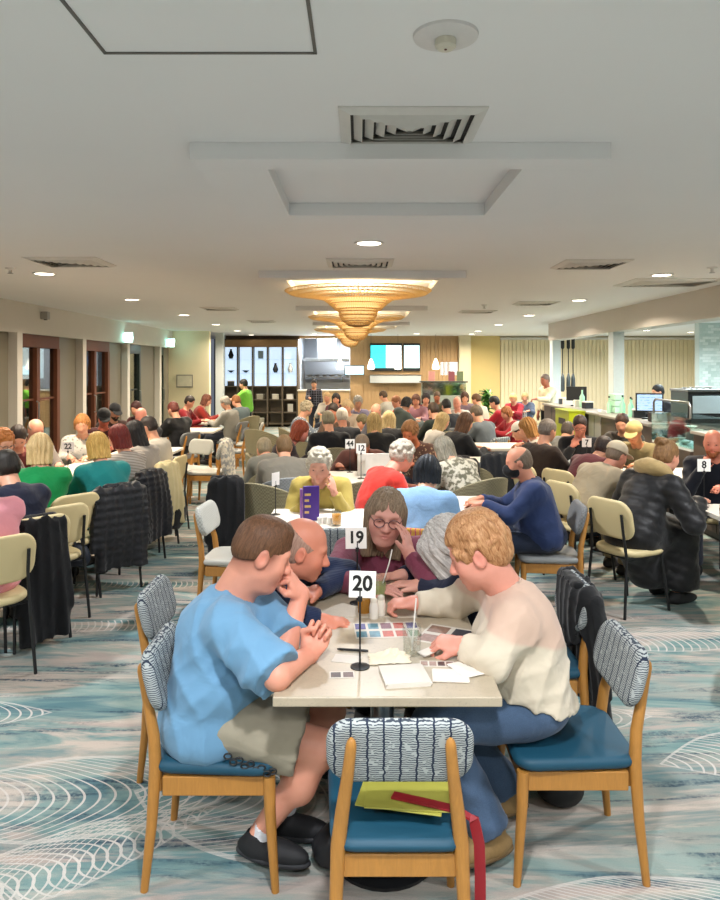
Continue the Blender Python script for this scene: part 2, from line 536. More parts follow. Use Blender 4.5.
def hand_blob(B, w, d, nrm, side, pose, s=1.0, fine=True):
    """palm, four fingers and thumb; w wrist, d towards the fingers, nrm back of the hand, side +1 when the thumb lies towards d x nrm"""
    y = unit(d); z = unit(np.array(nrm, float) - y * np.dot(nrm, y)); x = np.cross(y, z) * side
    M = np.stack([x, y, z], 1); T = lambda a, b, c: w + M @ (np.array((a, b, c)) * s)
    if not fine:
        B.ell(T(0, .05, 0), np.array((.042, .058, .018)) * s, M, k=.015)
        c1 = {'loose': .9, 'flat': .3, 'relaxed': .7, 'fist': 1.5, 'pen': 1.3, 'cheek': .35}[pose]
        for i in range(4):
            b = T(.03 - .02 * i, .09, 0); e = b + M @ (np.array((0, math.cos(c1), -math.sin(c1))) * .065 * s)
            B.cone(b, e, .0105 * s, .009 * s, k=.006)
        B.cone(T(.03, .02, 0), T(.058, .07, -.02), .013 * s, .010 * s, k=.008)
        return
    B.cone(w, T(0, .02, 0), .026 * s, .026 * s, k=.02)
    B.ell(T(0, .048, .001), np.array((.043, .052, .0165)) * s, M, k=.014)
    B.ell(T(.024, .030, -.010), np.array((.020, .030, .014)) * s, M, k=.012)
    curl = {'flat': (.15, .2, .15), 'relaxed': (.45, .55, .35), 'fist': (1.35, 1.5, .9), 'pen': (.95, 1.2, .6), 'cheek': (.15, .3, .3), 'loose': (.8, .9, .5)}[pose]
    for i, (fx, L, spread) in enumerate(((.031, .074, .07), (.011, .083, .015), (-.010, .077, -.04), (-.029, .060, -.1))):
        a = 0.0; p = np.array((fx * 1.06, .088 - (.006 if i in (0, 3) else 0), .002)); r = .0093
        cc = curl
        if pose == 'pen' and i == 0: cc = (.7, .8, .4)
        for j, (seg, da) in enumerate(zip((.46, .30, .24), cc)):
            a += da
            q = p + np.array((math.sin(spread) * math.cos(a), math.cos(a), -math.sin(a))) * L * seg
            B.cone(T(*p), T(*q), r * s, (r - .0009) * s, k=.0015 if j else .004)
            p = q; r -= .0010
    th = {'flat': ((.052, .052, -.008), (.066, .078, -.010)), 'relaxed': ((.052, .050, -.016), (.056, .078, -.030)), 'fist': ((.048, .050, -.024), (.020, .068, -.046)),
          'pen': ((.050, .058, -.024), (.032, .090, -.042)), 'cheek': ((.058, .046, -.010), (.078, .066, -.014)), 'loose': ((.05, .055, -.022), (.045, .085, -.038))}[pose]
    B.cone(T(.028, .022, -.006), T(*th[0]), .0145 * s, .0115 * s, k=.010)
    B.cone(T(*th[0]), T(*th[1]), .0115 * s, .0092 * s, k=.004)

def hair_mesh(style, vox=0.006, seed=0):
    """hair in head coordinates (x right, y forward, z up)"""
    B = Blob(vox); E = B.ell
    rs = np.random.RandomState(seed)
    def curls(n, amp, zmin, rr, base):
        for i in range(n):
            a = rs.rand() * 6.283; e = rs.uniform(-0.6, 1.4)
            p = np.array([math.cos(e) * math.cos(a) * base[0], -.018 + math.cos(e) * math.sin(a) * base[1], .03 + math.sin(e) * base[2]])
            if p[2] < zmin or (p[1] > .055 and p[2] < .065): continue
            E(p, np.ones(3) * rs.uniform(.8, 1.15) * rr, k=.010)
    if style == 'fade':                        # short on top, clipped sides (the clipped part is tinted skin)
        E((0, -.013, .034), (.0815, .0990, .0910)); E((0, .030, .094), (.048, .042, .020), k=.03); E((0, -.030, -.008), (.0800, .0800, .062), k=.02)
        B.half((0, 0, -.008), (0, .40, -.917)); E((0, .120, -.036), (.078, .066, .104), k=.008, mode='s')
        B.disp(folds(.0016, .013, seed))
    elif style in ('short', 'crew', 'mature'):
        t = {'short': .008, 'crew': .005, 'mature': .010}[style]
        E((0, -.016, .034), (.075 + t, .095 + t, .088 + t))
        E((0, -.035, -.02), (.070 + t * .8, .072 + t, .06), k=.03)
        E((0, .115, -.030), (.085, .075, .102), k=.012, mode='s')
        for q in (-1, 1): E((q * .092, .000, -.024), (.030, .034, .036), k=.01, mode='s')
        E((0, -.03, -.115), (.09, .12, .045), k=.015, mode='s')
        if style == 'mature': B.disp(folds(.0025, .035, seed))
        elif style == 'short': B.disp(folds(.002, .03, seed))
    elif style == 'ring':                      # bald crown, hair round the sides and back
        E((0, -.016, .030), (.0785, .0985, .091)); E((0, -.035, -.02), (.072, .075, .058), k=.03)
        E((0, .055, .090), (.10, .140, .085), k=.006, mode='s')
        E((0, .098, -.02), (.09, .085, .10), k=.01, mode='s')
        for q in (-1, 1): E((q * .092, .000, -.024), (.030, .030, .032), k=.01, mode='s')
        E((0, -.03, -.110), (.09, .12, .045), k=.015, mode='s')
    elif style == 'curly':
        E((0, -.020, .034), (.081, .101, .092)); E((0, -.04, -.02), (.077, .076, .062), k=.03)
        curls(150, 0, -.06, .015, (.086, .104, .096))
        E((0, .118, -.032), (.072, .066, .098), k=.012, mode='s')
        E((0, -.03, -.125), (.09, .12, .045), k=.015, mode='s')
    elif style in ('bob', 'long', 'bowl'):
        dz = {'bob': -.115, 'long': -.20, 'bowl': -.07}[style]
        E((0, -.018, .034), (.084, .103, .094))
        for q in (-1, 1):
            B.cone((q * .060, .000, .02), (q * .068, -.004, dz), .032, .024, k=.03)
            B.cone((q * .05, -.05, .0), (q * .056, -.055, dz - .01), .045, .034, k=.03)
        B.cone((0, -.06, .0), (0, -.072, dz - .015), .05, .040, k=.03)
        E((0, .132, -.045), (.064, .084, .128), k=.015, mode='s')
        E((0, .035, -.11), (.052, .085, .095), k=.02, mode='s')
        B.half((0, 0, dz), (0, .2, -1))
        B.disp(strand(.006, .04, seed))
    elif style == 'swept':                     # shoulder-length hair falling forward over one side of the face
        E((0, -.018, .036), (.088, .106, .096))
        B.cone((-.055, .03, .03), (-.060, .10, -.14), .045, .022, k=.03)
        B.cone((.055, .02, .03), (.065, .085, -.13), .042, .022, k=.03)
        B.cone((0, -.06, .0), (0, -.055, -.11), .055, .036, k=.03)
        B.cone((-.03, .07, .075), (-.055, .105, -.05), .03, .02, k=.03)
        E((0, .140, -.055), (.040, .080, .11), k=.015, mode='s')
        B.disp(strand(.007, .035, seed))
    elif style == 'wavy':                      # short thick swept-back hair
        E((0, -.024, .046), (.084, .102, .094)); E((0, -.062, -.015), (.074, .064, .066), k=.03)
        for i in range(110):
            a = rs.rand() * 6.283; e = rs.uniform(-.5, 1.45)
            nx = np.array([math.cos(e) * math.cos(a), math.cos(e) * math.sin(a), math.sin(e)])
            p = np.array((0, -.022, .038)) + nx * np.array((.084, .104, .094))
            if p[2] < -.055 or (p[1] > .05 and p[2] < .07): continue
            td = unit(np.cross(nx, (1, 0, 0)) + rs.normal(size=3) * .3); td = unit(td - nx * np.dot(td, nx))
            M = basis(td, nx); E(p, (.012, .036, .016), M, k=.006)
        E((0, .118, -.036), (.072, .070, .100), k=.012, mode='s')
        for q in (-1, 1): E((q * .100, .006, -.034), (.034, .034, .040), k=.012, mode='s')
        E((0, -.03, -.128), (.09, .12, .045), k=.015, mode='s')
    elif style == 'bun':
        E((0, -.016, .036), (.083, .101, .093)); E((0, -.04, -.02), (.076, .074, .060), k=.03)
        E((0, -.085, .095), (.044, .046, .040), k=.012)
        for i in range(14):
            a = i / 14 * 6.283; E((.036 * math.cos(a), -.090 + .034 * math.sin(a), .100 + .014 * math.sin(3 * a)), (.018, .018, .016), k=.008)
        E((0, .118, -.030), (.078, .075, .100), k=.012, mode='s')
        E((0, -.03, -.115), (.09, .12, .045), k=.015, mode='s')
        B.disp(folds(.004, .03, seed))
    elif style == 'pony':
        E((0, -.016, .036), (.083, .101, .093)); E((0, -.04, -.02), (.076, .074, .060), k=.03)
        B.cone((0, -.10, .05), (0, -.15, -.02), .03, .036, k=.02); B.cone((0, -.15, -.02), (0, -.145, -.16), .036, .014, k=.02)
        E((0, .118, -.030), (.078, .075, .100), k=.012, mode='s')
        E((0, -.02, -.125), (.09, .10, .045), k=.015, mode='s')
    return B.mesh('hair')

def beard_mesh(vox=0.006):
    B = Blob(vox)
    B.ell((0, .030, -.066), (.062, .066, .056)); B.ell((0, .070, -.098), (.034, .030, .034), k=.02)
    B.ell((0, .02, .01), (.09, .11, .052), k=.01, mode='s')
    B.ell((0, .105, -.066), (.022, .03, .008), k=.004, mode='s')
    B.disp(folds(.003, .02, 3))
    return B.mesh('beard')

def cap_mesh(vox=0.006):
    B = Blob(vox)
    B.ell((0, -.016, .050), (.090, .108, .088)); B.half((0, 0, .030), (0, -.06, -1))
    B.ell((0, .105, .036), (.075, .085, .009), rotx(-.18), k=.01)
    return B.mesh('cap')

def mask_mesh(vox=0.005):
    B = Blob(vox)
    B.ell((0, .035, -.052), (.070, .082, .062)); B.ell((0, .096, -.040), (.026, .034, .040), k=.03)
    B.ell((0, -.06, -.04), (.12, .085, .14), k=.006, mode='s')
    for q in (-1, 1): B.cone((q * .058, .04, -.03), (q * .078, -.01, -.005), .0035, k=.004)
    return B.mesh('face_mask')

HAIR = {}
def hair_data(style, seed=0):
    k = (style, seed)
    if k not in HAIR:
        HAIR[k] = {'beard': beard_mesh, 'cap': cap_mesh, 'mask': mask_mesh}.get(style, lambda: hair_mesh(style, 0.006, seed))()
    return HAIR[k]

def pose_seated(lean=12, curve=22, head_pitch=20, head_yaw=0, head_roll=0, tw=0, arms=('table', 'table'), s=1.0, legs='sit', side=0.0, sw=0.168, reach=0.0, pitch_abs=None):
    """joints of a seated figure that faces +y, origin on the floor below the pelvis"""
    J = {}
    Rs = roty(math.radians(side))
    d0 = Rs @ rotx(-math.radians(lean)) @ np.array((0, 0, 1.0)); d1 = Rs @ rotx(-math.radians(lean + curve * .5)) @ np.array((0, 0, 1.0)); d2 = Rs @ rotx(-math.radians(lean + curve)) @ np.array((0, 0, 1.0))
    p = np.array((0, 0, .55)) * (1, 1, 1); J['pelvis'] = p
    J['waist'] = p + d0 * .13 * s; J['chest'] = J['waist'] + d1 * .18 * s; J['neck'] = J['chest'] + d2 * .175 * s
    J['d0'], J['d1'], J['d2'] = d0, d1, d2
    RT = rotz(math.radians(tw)); J['right'] = RT @ np.array((1.0, 0, 0))
    for q, nm in ((1, 'R'), (-1, 'L')):
        J['sh' + nm] = J['neck'] - d2 * .078 * s + J['right'] * q * sw * s
    nd = Rs @ rotx(-math.radians(lean + curve * .9 + 8)) @ np.array((0, 0, 1.0))
    pit = head_pitch if pitch_abs is None else pitch_abs
    J['headR'] = rotz(math.radians(head_yaw)) @ roty(math.radians(head_roll)) @ rotx(-math.radians(pit))
    J['head'] = J['neck'] + nd * .115 * s + J['headR'] @ np.array((0, .022, .055)) * s
    for q, nm, a in ((1, 'R', arms[0]), (-1, 'L', arms[1])):
        shp = J['sh' + nm]; pole = np.array((q * .55, -.4, -.8))
        y0 = .42 + reach
        if a == 'table': t = np.array((q * .10, y0, .80)); d = (-q * .5, .85, -.05); n = (0, .1, 1); pose = 'relaxed'
        elif a == 'wide': t = np.array((q * .24, y0 - .02, .80)); d = (-q * .3, .95, -.05); n = (0, .1, 1); pose = 'flat'
        elif a == 'cross': t = np.array((-q * .04, y0 - .12, .80)); d = (-q, .25, 0); n = (0, .1, 1); pose = 'flat'
        elif a == 'pen': t = np.array((q * .13, y0, .82)); d = (-q * .35, .85, -.25); n = (q * .6, .1, .75); pose = 'pen'
        elif a == 'lap': t = np.array((q * .12, .26, .66)); d = (-q * .3, .9, -.25); n = (0, .2, 1); pose = 'relaxed'
        elif a == 'chin':
            m = J['head'] + J['headR'] @ np.array((q * .03, .075, -.115)); t = m + np.array((q * .05, .02, -.09)); d = m - t; n = (q * .3, 1, .1); pose = 'fist'; pole = np.array((q * .3, .35, -1))
        elif a == 'cheek':
            m = J['head'] + J['headR'] @ np.array((q * .085, .03, -.05)); t = m + np.array((q * .03, .04, -.13)); d = m - t; n = (q, .5, .1); pose = 'cheek'; pole = np.array((q * .35, .2, -1))
        elif a == 'down': t = shp + np.array((q * .06, .06, -.50)); d = (0, .15, -1); n = (q, 0, 0); pose = 'relaxed'; pole = np.array((q * .3, -1, 0))
        elif a == 'reach': t = np.array((q * .14, .60, .86)); d = (-q * .2, .95, -.1); n = (0, .1, 1); pose = 'loose'
        J['el' + nm], J['wr' + nm] = ik(shp, t, .285 * s, .255 * s, pole)
        J['hd' + nm] = np.array(d, float); J['hn' + nm] = np.array(n, float); J['hp' + nm] = pose
    for q, nm in ((1, 'R'), (-1, 'L')):
        J['hip' + nm] = np.array((q * .088, .02, .535))
        J['kn' + nm] = np.array((q * .13, .42 * s, .515)); J['an' + nm] = np.array((q * .12, (.36 if q > 0 else .43), .085)); J['toe' + nm] = J['an' + nm] + np.array((q * .02, .15, -.04))
    return J

def pose_standing(J=None, s=1.0, arms=('reach', 'down'), head_pitch=10, head_yaw=0):
    J = pose_seated(2, 8, head_pitch, head_yaw, 0, 0, ('down', 'down'), s)
    up = np.array((0, 0, .40 * s))
    for k in ('pelvis', 'waist', 'chest', 'neck', 'shR', 'shL', 'head', 'hipR', 'hipL', 'elR', 'elL', 'wrR', 'wrL'): J[k] = J[k] + up
    for q, nm, a in ((1, 'R', arms[0]), (-1, 'L', arms[1])):
        if a == 'reach':
            J['el' + nm], J['wr' + nm] = ik(J['sh' + nm], J['sh' + nm] + np.array((-q * .05, .42, -.16)), .285 * s, .255 * s, (q * .6, -.2, -1))
            J['hd' + nm] = np.array((-q * .2, 1, -.1)); J['hn' + nm] = np.array((0, .1, 1.)); J['hp' + nm] = 'loose'
        J['kn' + nm] = np.array((q * .09, .03, .50 * s)); J['an' + nm] = np.array((q * .10, -.02, .085)); J['toe' + nm] = J['an' + nm] + np.array((q * .02, .15, -.04))
    return J

def move_pose(J, yaw, origin):
    R = rotz(yaw); O = np.array(origin, float); K = {}
    for k, v in J.items():
        if isinstance(v, np.ndarray):
            if v.ndim == 2: K[k] = R @ v
            elif k in ('d0', 'd1', 'd2', 'right') or k[:2] in ('hd', 'hn'): K[k] = R @ v
            else: K[k] = R @ v + O
        else: K[k] = v
    return K

def spine_frames(J):
    r = J['right']
    fr = lambda d: basis(np.cross(d, r) * -1 if False else np.cross(unit(d), unit(r)), d)
    return fr(J['d0']), fr(J['d1']), fr(J['d2'])

def torso(B, J, e, belly=0.0, bust=0.0, w=1.0, k=.06, s=1.0):
    F0, F1, F2 = spine_frames(J)
    B.ell(J['pelvis'] + F0 @ np.array((0, 0, .0)), (.172 * w + e + belly * .5, .125 + e + belly * .5, .115 + e), F0, k=k)
    B.ell(J['waist'] + F0 @ np.array((0, belly * .8, .01)), (.150 * w + e + belly, .112 + e + belly, .14 + e), F0, k=k)
    B.ell(J['chest'] + F1 @ np.array((0, belly * .3, .0)), (.163 * w + e + belly * .4, .115 + e + belly * .4, .165 + e), F1, k=k)
    m = (J['shL'] + J['shR']) / 2
    for nm in 'LR':
        B.cone(J['neck'] - unit(J['d2']) * .050, J['sh' + nm], .050 + e, .052 + e, k=k * .9)
    if bust:
        for q in (-1, 1): B.ell(J['chest'] + F1 @ np.array((q * .075 * w, .085 + belly * .3, -.02)), (.07 + e, bust + e, .075 + e), F1, k=.04)

def build_person(J, sp, vox=0.010, name='person', origin=None):
    """sp: look of the person. Returns the body object (children: garments, hair)"""
    s = sp.get('s', 1.0); w = sp.get('w', 1.0); belly = sp.get('belly', .01); bust = sp.get('bust', 0.0)
    fine = vox < .009; fat = sp.get('fat', 0.0)
    O = np.array(origin if origin is not None else (J['pelvis'][0], J['pelvis'][1], 0.0))
    lm = sp.get('limb', 1.0)
    # ---- body
    B = Blob(vox)
    torso(B, J, -.012, belly, bust * .8, w)
    T = head_blob(B, J['head'], J['headR'], J['neck'] - unit(J['d2']) * .03, s * sp.get('hs', 1.0), fat, fine or sp.get('face', True))
    for nm, q in (('R', 1), ('L', -1)):
        B.cone(J['sh' + nm], J['el' + nm], .052 * lm, .040 * lm, k=.04); B.cone(J['el' + nm], J['wr' + nm], .041 * lm, .027 * lm, k=.015)
        hand_blob(B, J['wr' + nm], J['hd' + nm], J['hn' + nm], -q if J.get('flip' + nm) else q, J['hp' + nm], sp.get('hand', 1.0), fine)
        B.cone(J['hip' + nm], J['kn' + nm], .080 * lm, .056 * lm, k=.04); B.cone(J['kn' + nm], J['an' + nm], .055 * lm, .036, k=.02)
        mid = J['kn' + nm] * .68 + J['an' + nm] * .32
        calf = mid - unit(np.cross(np.cross(J['toe' + nm] - J['an' + nm], (0, 0, 1.)), (0, 0, 1.))) * -.018 if False else mid
        B.ell(calf, (.054 * lm, .054 * lm, .10), k=.03)
        B.cone(J['an' + nm] - np.array((0, 0, .03)), J['toe' + nm], .032, .024, k=.02)
    hc, hR = J['head'], J['headR']; hs = s * sp.get('hs', 1.0)
    stub = sp.get('stubble', 0.0); blush = sp.get('blush', .5); brow = np.array(sp.get('brow', (.55, .45, .40)))
    handt = np.stack([J['wrR'], J['wrL']])
    def tint(v):
        t = np.ones((len(v), 3)); q = (v - hc) @ hR / hs
        near = np.linalg.norm(q, axis=1) < .2
        g = lambda c, r: np.exp(-(((q - np.array(c)) / np.array(r)) ** 2).sum(1))
        red = np.zeros(len(v))
        for sg in (-1, 1):
            red += blush * .8 * g((sg * .045, .07, -.03), (.03, .03, .025)) + blush * .9 * g((sg * .085, -.012, -.01), (.02, .03, .04))
        red += blush * .7 * g((0, .105, -.03), (.018, .02, .018))
        lips = g((0, .092, -.066), (.022, .016, .010))
        t *= 1 - np.clip(red, 0, 1)[:, None] * np.array((.02, .22, .22))
        t *= 1 - np.clip(lips, 0, 1)[:, None] * np.array((.15, .42, .38))
        for sg in (-1, 1):
            b = g((sg * .032, .086, .022), (.018, .014, .006)); t = t * (1 - b[:, None]) + t * brow * b[:, None]
            e = g((sg * .031, .082, .0), (.013, .010, .0055)); t *= 1 - e[:, None] * np.array((.55, .6, .6)) * sp.get('eye', 1.0)
        if stub:
            b = np.clip(g((0, .06, -.08), (.06, .05, .035)), 0, 1) * stub; t *= 1 - b[:, None] * np.array((.35, .35, .3))
        if sp.get('buzz'):
            edge = -.006 + .43 * q[:, 1]; low = -.088 + .55 * np.maximum(0, q[:, 1] + .045)
            b = near * np.clip((q[:, 2] - low) / np.maximum(edge - low, .03), 0, 1) * np.clip((.052 - q[:, 1]) / .03, 0, 1)
            b = b * (1 - g((.084, -.012, -.01), (.011, .026, .036))) * (1 - g((-.084, -.012, -.01), (.011, .026, .036)))
            t = t * (1 - b[:, None]) + t * np.array(sp['buzz']) * b[:, None]
        t[~near] = np.clip(t[~near], .9, 1)
        for hh in handt:
            dd = np.exp(-((v - hh) ** 2).sum(1) / .12 ** 2); t *= 1 - dd[:, None] * np.array((.0, .10, .10)) * blush
        return t
    me = B.mesh(name, O, tint)
    if sp.get('thin'):                         # fewer faces where clothes hide the body; head and hands keep theirs
        tmp = bpy.data.objects.new('tmp', me); COL.objects.link(tmp); n = len(me.vertices); co = np.empty(n * 3, np.float32); me.vertices.foreach_get('co', co); co = co.reshape(-1, 3) + O
        keep = (np.linalg.norm(co - J['head'], axis=1) < .17 * hs) | (np.linalg.norm(co - J['wrR'], axis=1) < .20) | (np.linalg.norm(co - J['wrL'], axis=1) < .20)
        vg = tmp.vertex_groups.new(name='hidden'); vg.add(np.nonzero(~keep)[0].tolist(), 1.0, 'REPLACE')
        md = tmp.modifiers.new('thin', 'DECIMATE'); md.ratio = .42; md.vertex_group = 'hidden'; md.vertex_group_factor = 1.0
        me2 = bpy.data.meshes.new_from_object(tmp.evaluated_get(bpy.context.evaluated_depsgraph_get())); bpy.data.objects.remove(tmp); bpy.data.meshes.remove(me); me = me2; me.name = name
        me.polygons.foreach_set('use_smooth', np.ones(len(me.polygons), bool))
    me.materials.clear(); me.materials.append(None)
    o = bpy.data.objects.new(name, me); COL.objects.link(o); o.location = O
    o.material_slots[0].link = 'OBJECT'; o.material_slots[0].material = skin(sp.get('skin', '#e0a98c'))
    def child(nm, me_, mat, mw=None):
        if not me_.materials: me_.materials.append(None)
        c = bpy.data.objects.new(nm, me_); COL.objects.link(c); c.parent = o
        c.material_slots[0].link = 'OBJECT'; c.material_slots[0].material = mat
        if mw is not None: c.matrix_local = mw
        return c
    gv = sp.get('gvox', max(vox, .008))
    # ---- top
    top = sp.get('top', 'long'); e = sp.get('ease', .016)
    B = Blob(gv)
    torso(B, J, e * .8, belly, bust, w)
    puff = top in ('puffer',)
    if puff: e += .018
    for nm in 'RL':
        a, el, wr = J['sh' + nm], J['el' + nm], J['wr' + nm]
        if top == 'tee':
            tcut = sp.get('tcut', .95); c = a + (el - a) * tcut; n = unit(el - a)
            B.cone(a, a + (el - a) * 1.05, .060 * lm + e, .060 * lm + e * 1.5, k=.04, cut=[(c, n)])
        else:
            c = wr - unit(wr - el) * sp.get('cuff', .012); n = unit(wr - el)
            B.cone(a, el, .057 * lm + e, .046 * lm + e, k=.045)
            B.cone(el, wr, .046 * lm + e, .031 * lm + e * .8, k=.02, cut=[(c, n)])
    F0, F1, F2 = spine_frames(J)
    nk = J['neck'] - unit(J['d2']) * .03
    hv = unit(T(0, -.022, -.06) - nk)
    if sp.get('collar'):
        B.cone(nk + hv * .0, nk + hv * .055, .074 + fat, .070 + fat, k=.012, cut=[(nk + hv * .055, hv)])
    if sp.get('hood'):
        B.ell(nk + F2 @ np.array((0, -.09, .01)), (.14, .085, .075), F2, k=.04)
    B.cone(nk + hv * (.0 if sp.get('collar') else .010), nk + hv * .16, .062 + fat, .066 + fat, k=.006, mode='s')
    drop = sp.get('drop', .075)
    if drop > .12: B.ell(J['pelvis'] - F0 @ np.array((0, -.03, .06)), (.19 * w + e, .165 + e, .11), F0, k=.06)
    if sp.get('coat'):
        for nm in 'RL': B.cone(J['hip' + nm], J['kn' + nm] * .92 + J['hip' + nm] * .08, .115, .10, k=.08)
        for nm in 'RL': B.cone(J['kn' + nm] * .9 + J['hip' + nm] * .1, J['an' + nm] * .75 + J['kn' + nm] * .25, .12, .15, k=.08)
        km = (J['knR'] + J['knL']) / 2; am = (J['anR'] + J['anL']) / 2; B.cone(J['pelvis'], km * .8 + J['pelvis'] * .2, .16, .13, k=.08); B.cone(km * .75 + J['pelvis'] * .25, am * .75 + km * .25, .13, .16, k=.08); B.cone(J['pelvis'], J['pelvis'] * .55 + am * .45 - np.array((0, 0, .10)), .14, .14, k=.08)
        B.half((0, 0, .13), (0, 0, -1))
    else:
        B.half(J['pelvis'] - F0 @ np.array((0, 0, drop)), -F0[:, 2] * .96 + F0[:, 1] * .28)
    if puff: B.disp(quilt(sp.get('qamp', .005), sp.get('quilt', .055), J['d1'] + np.array((0, 0, .3))))
    B.disp(folds(sp.get('crease', .007), .10, sp.get('seed', 0)))
    child(sp.get('topname', 'shirt'), B.mesh('top', O), cloth(*sp.get('topc', ('#667788',))))
    if sp.get('hoodc') is not None:
        B = Blob(gv)
        B.ell(nk + F2 @ np.array((0, -.075, .035)), (.155, .095, .075), F2)
        for q in (-1, 1): B.cone(nk + F2 @ np.array((q * .12, -.03, .03)), nk + F2 @ np.array((q * .06, .095, -.05)), .045, .03, k=.04)
        B.cone(nk - hv * .05, nk + hv * .2, .072, .080, k=.02, mode='s')
        B.disp(folds(.007, .05, 4)); child('hood_lining', B.mesh('hood', O), cloth(sp['hoodc'], 'fleece'))
    # ---- legs
    low = sp.get('low', 'trousers')
    gv0 = gv; gv = gv * 1.3; B = Blob(gv); le = sp.get('lease', .014)
    F0 = spine_frames(J)[0]
    B.ell(J['pelvis'] - F0 @ np.array((0, 0, .01)), (.170 * w + .010 + belly * .5, .128 + belly * .4, .112), F0, cut=[(J['pelvis'] + F0 @ np.array((0, 0, .06)), F0[:, 2])])
    for nm in 'RL':
        hp, kn, an = J['hip' + nm], J['kn' + nm], J['an' + nm]
        if low == 'shorts':
            c = hp + (kn - hp) * .80; n = unit(kn - hp)
            B.cone(hp, kn, .084 * lm + le, .070 * lm + le * 1.8, k=.03, cut=[(c, n)])
        else:
            B.cone(hp, kn, .083 * lm + le, .058 * lm + le, k=.03)
            c = an + unit(kn - an) * .01; n = unit(an - kn)
            B.cone(kn, an, .058 * lm + le, .042 + le * sp.get('flare', 1.2), k=.02, cut=[(c, n)])
    B.disp(folds(.006, .08, 7))
    child('shorts' if low == 'shorts' else 'trousers', B.mesh('low', O), cloth(*sp.get('lowc', ('#2b2f3a',))))
    # ---- shoes
    gv = gv0; sv = min(gv, .012)
    for nm in 'RL':
        B = Blob(sv); an, to = J['an' + nm], J['toe' + nm]; fd = unit((to - an) * (1, 1, 0))
        M = basis(fd, (0, 0, 1)); c = an + fd * .055; zl = an[2] - .085
        B.ell(np.array((c[0], c[1], zl + .036)), (.047, .142, .044), M)
        B.cone(an - np.array((0, 0, .03)) - fd * .01, an + np.array((0, 0, .0 if not sp.get('boots') else .06)), .046, .044, k=.03)
        B.half((0, 0, zl + .004), (0, 0, -1))
        B.half(an + np.array((0, 0, .012 if not sp.get('boots') else .07)), (0, 0, 1))
        child('boot' if sp.get('boots') else 'shoe', B.mesh('shoe', O), plain(sp.get('shoe', '#1c1c1e'), 0.7, var=.15, scale=90, name='shoe_leather'))
        if fine:
            B = Blob(.007); B.ell(np.array((c[0], c[1], zl + .018)), (.051, .149, .022), M); B.half((0, 0, zl + .0), (0, 0, -1)); B.half((0, 0, zl + .026), (0, 0, 1)); child('sole', B.mesh('sole', O), plain(sp.get('sole', '#2c2c30'), .7, name='rubber_sole'))
            for kk in range(4):
                b0 = np.array((c[0], c[1], zl)) + fd * (-.015 + .022 * kk) + np.array((0, 0, .076 - .007 * kk)); sd_ = np.cross(fd, (0, 0, 1.))
                tube('lace', [Vector(b0 - sd_ * .022 - O), Vector(b0 + np.array((0, 0, .006)) - O), Vector(b0 + sd_ * .022 - O)], .003, plain(sp.get('lace', '#3a3a3e'), .8, name='shoe_lace'), o, 6)
        if low == 'shorts':
            B = Blob(.008); B.cone(an - np.array((0, 0, .03)), an + unit(J['kn' + nm] - an) * .06, .040, .043, cut=[(an + unit(J['kn' + nm] - an) * .045, unit(J['kn' + nm] - an))])
            child('sock', B.mesh('sock', O), cloth('#d8d8dc', 'knit'))
    # ---- hair and things on the head
    HM = Matrix(np.vstack([np.hstack([J['headR'] * hs, (J['head'] - O)[:, None]]), [0, 0, 0, 1]]).tolist())
    for st, args in sp.get('hair', []):
        nm = {'beard': 'beard', 'cap': 'cap', 'mask': 'face_mask'}.get(st, 'hair')
        mat = cloth(*args) if st in ('cap', 'mask') else hair(*args)
        child(nm, hair_data(st, sp.get('hseed', 0)), mat, HM)
    if sp.get('eyes'):
        for q in (-1, 1):
            B = Blob(.004); B.ell((q * .031, .0715, .0005), (.0125, .0125, .0105))
            child('eye', B.mesh('eye'), plain('#3a2a22', .15, var=0, name='eye'), HM)
    if sp.get('glasses'):
        bm = bmesh.new()
        for q in (-1, 1):
            ring = [(q * .033 + .024 * math.cos(a), .098 - .004 * abs(math.cos(a)), -.002 + .019 * math.sin(a)) for a in np.linspace(0, 2 * math.pi, 17)]
            bm_tube(bm, ring, .0022, 6, caps=False)
            bm_tube(bm, [(q * .057, .094, .004), (q * .080, .03, .008), (q * .081, -.02, -.002)], .002, 6)
        bm_tube(bm, [(-.009, .1, .002), (0, .102, .006), (.009, .1, .002)], .002, 6)
        g = mesh_obj('glasses', bm, plain(sp['glasses'], .3, name='spectacle_frame'), o); g.matrix_local = HM
    return o

def person_at(headpx, yaw, sp, zh=None, d=None, pose=None, vox=.010, label=None, group=None):
    """seat somebody so that the head shows at the pixel; depth from the head height zh (or given). yaw in degrees: 0 faces +y, 90 faces -x"""
    u, v = headpx
    hp = P(u, v, d) if d else Pz(u, v, zh or 1.15)
    kw = dict(pose or {}); s = sp.get('s', 1.0)
    lo_, hi_ = -8.0, 62.0
    kw.setdefault('s', s * .95); kw.setdefault('sw', .168 * sp.get('w', 1.0))
    if 'lean' not in kw:
        for _ in range(18):
            m = (lo_ + hi_) / 2; J = pose_seated(**{**kw, 'lean': m})
            if J['head'][2] > hp.z: lo_ = m
            else: hi_ = m
        kw['lean'] = m
    J = pose_seated(**kw)
    off = rotz(math.radians(yaw)) @ J['head']
    org = np.array((hp.x - off[0], hp.y - off[1], 0.0))
    J = move_pose(J, math.radians(yaw), org)
    o = build_person(J, sp, vox, origin=org)
    if label: tag(o, label, 'person', group)
    return o, J, org
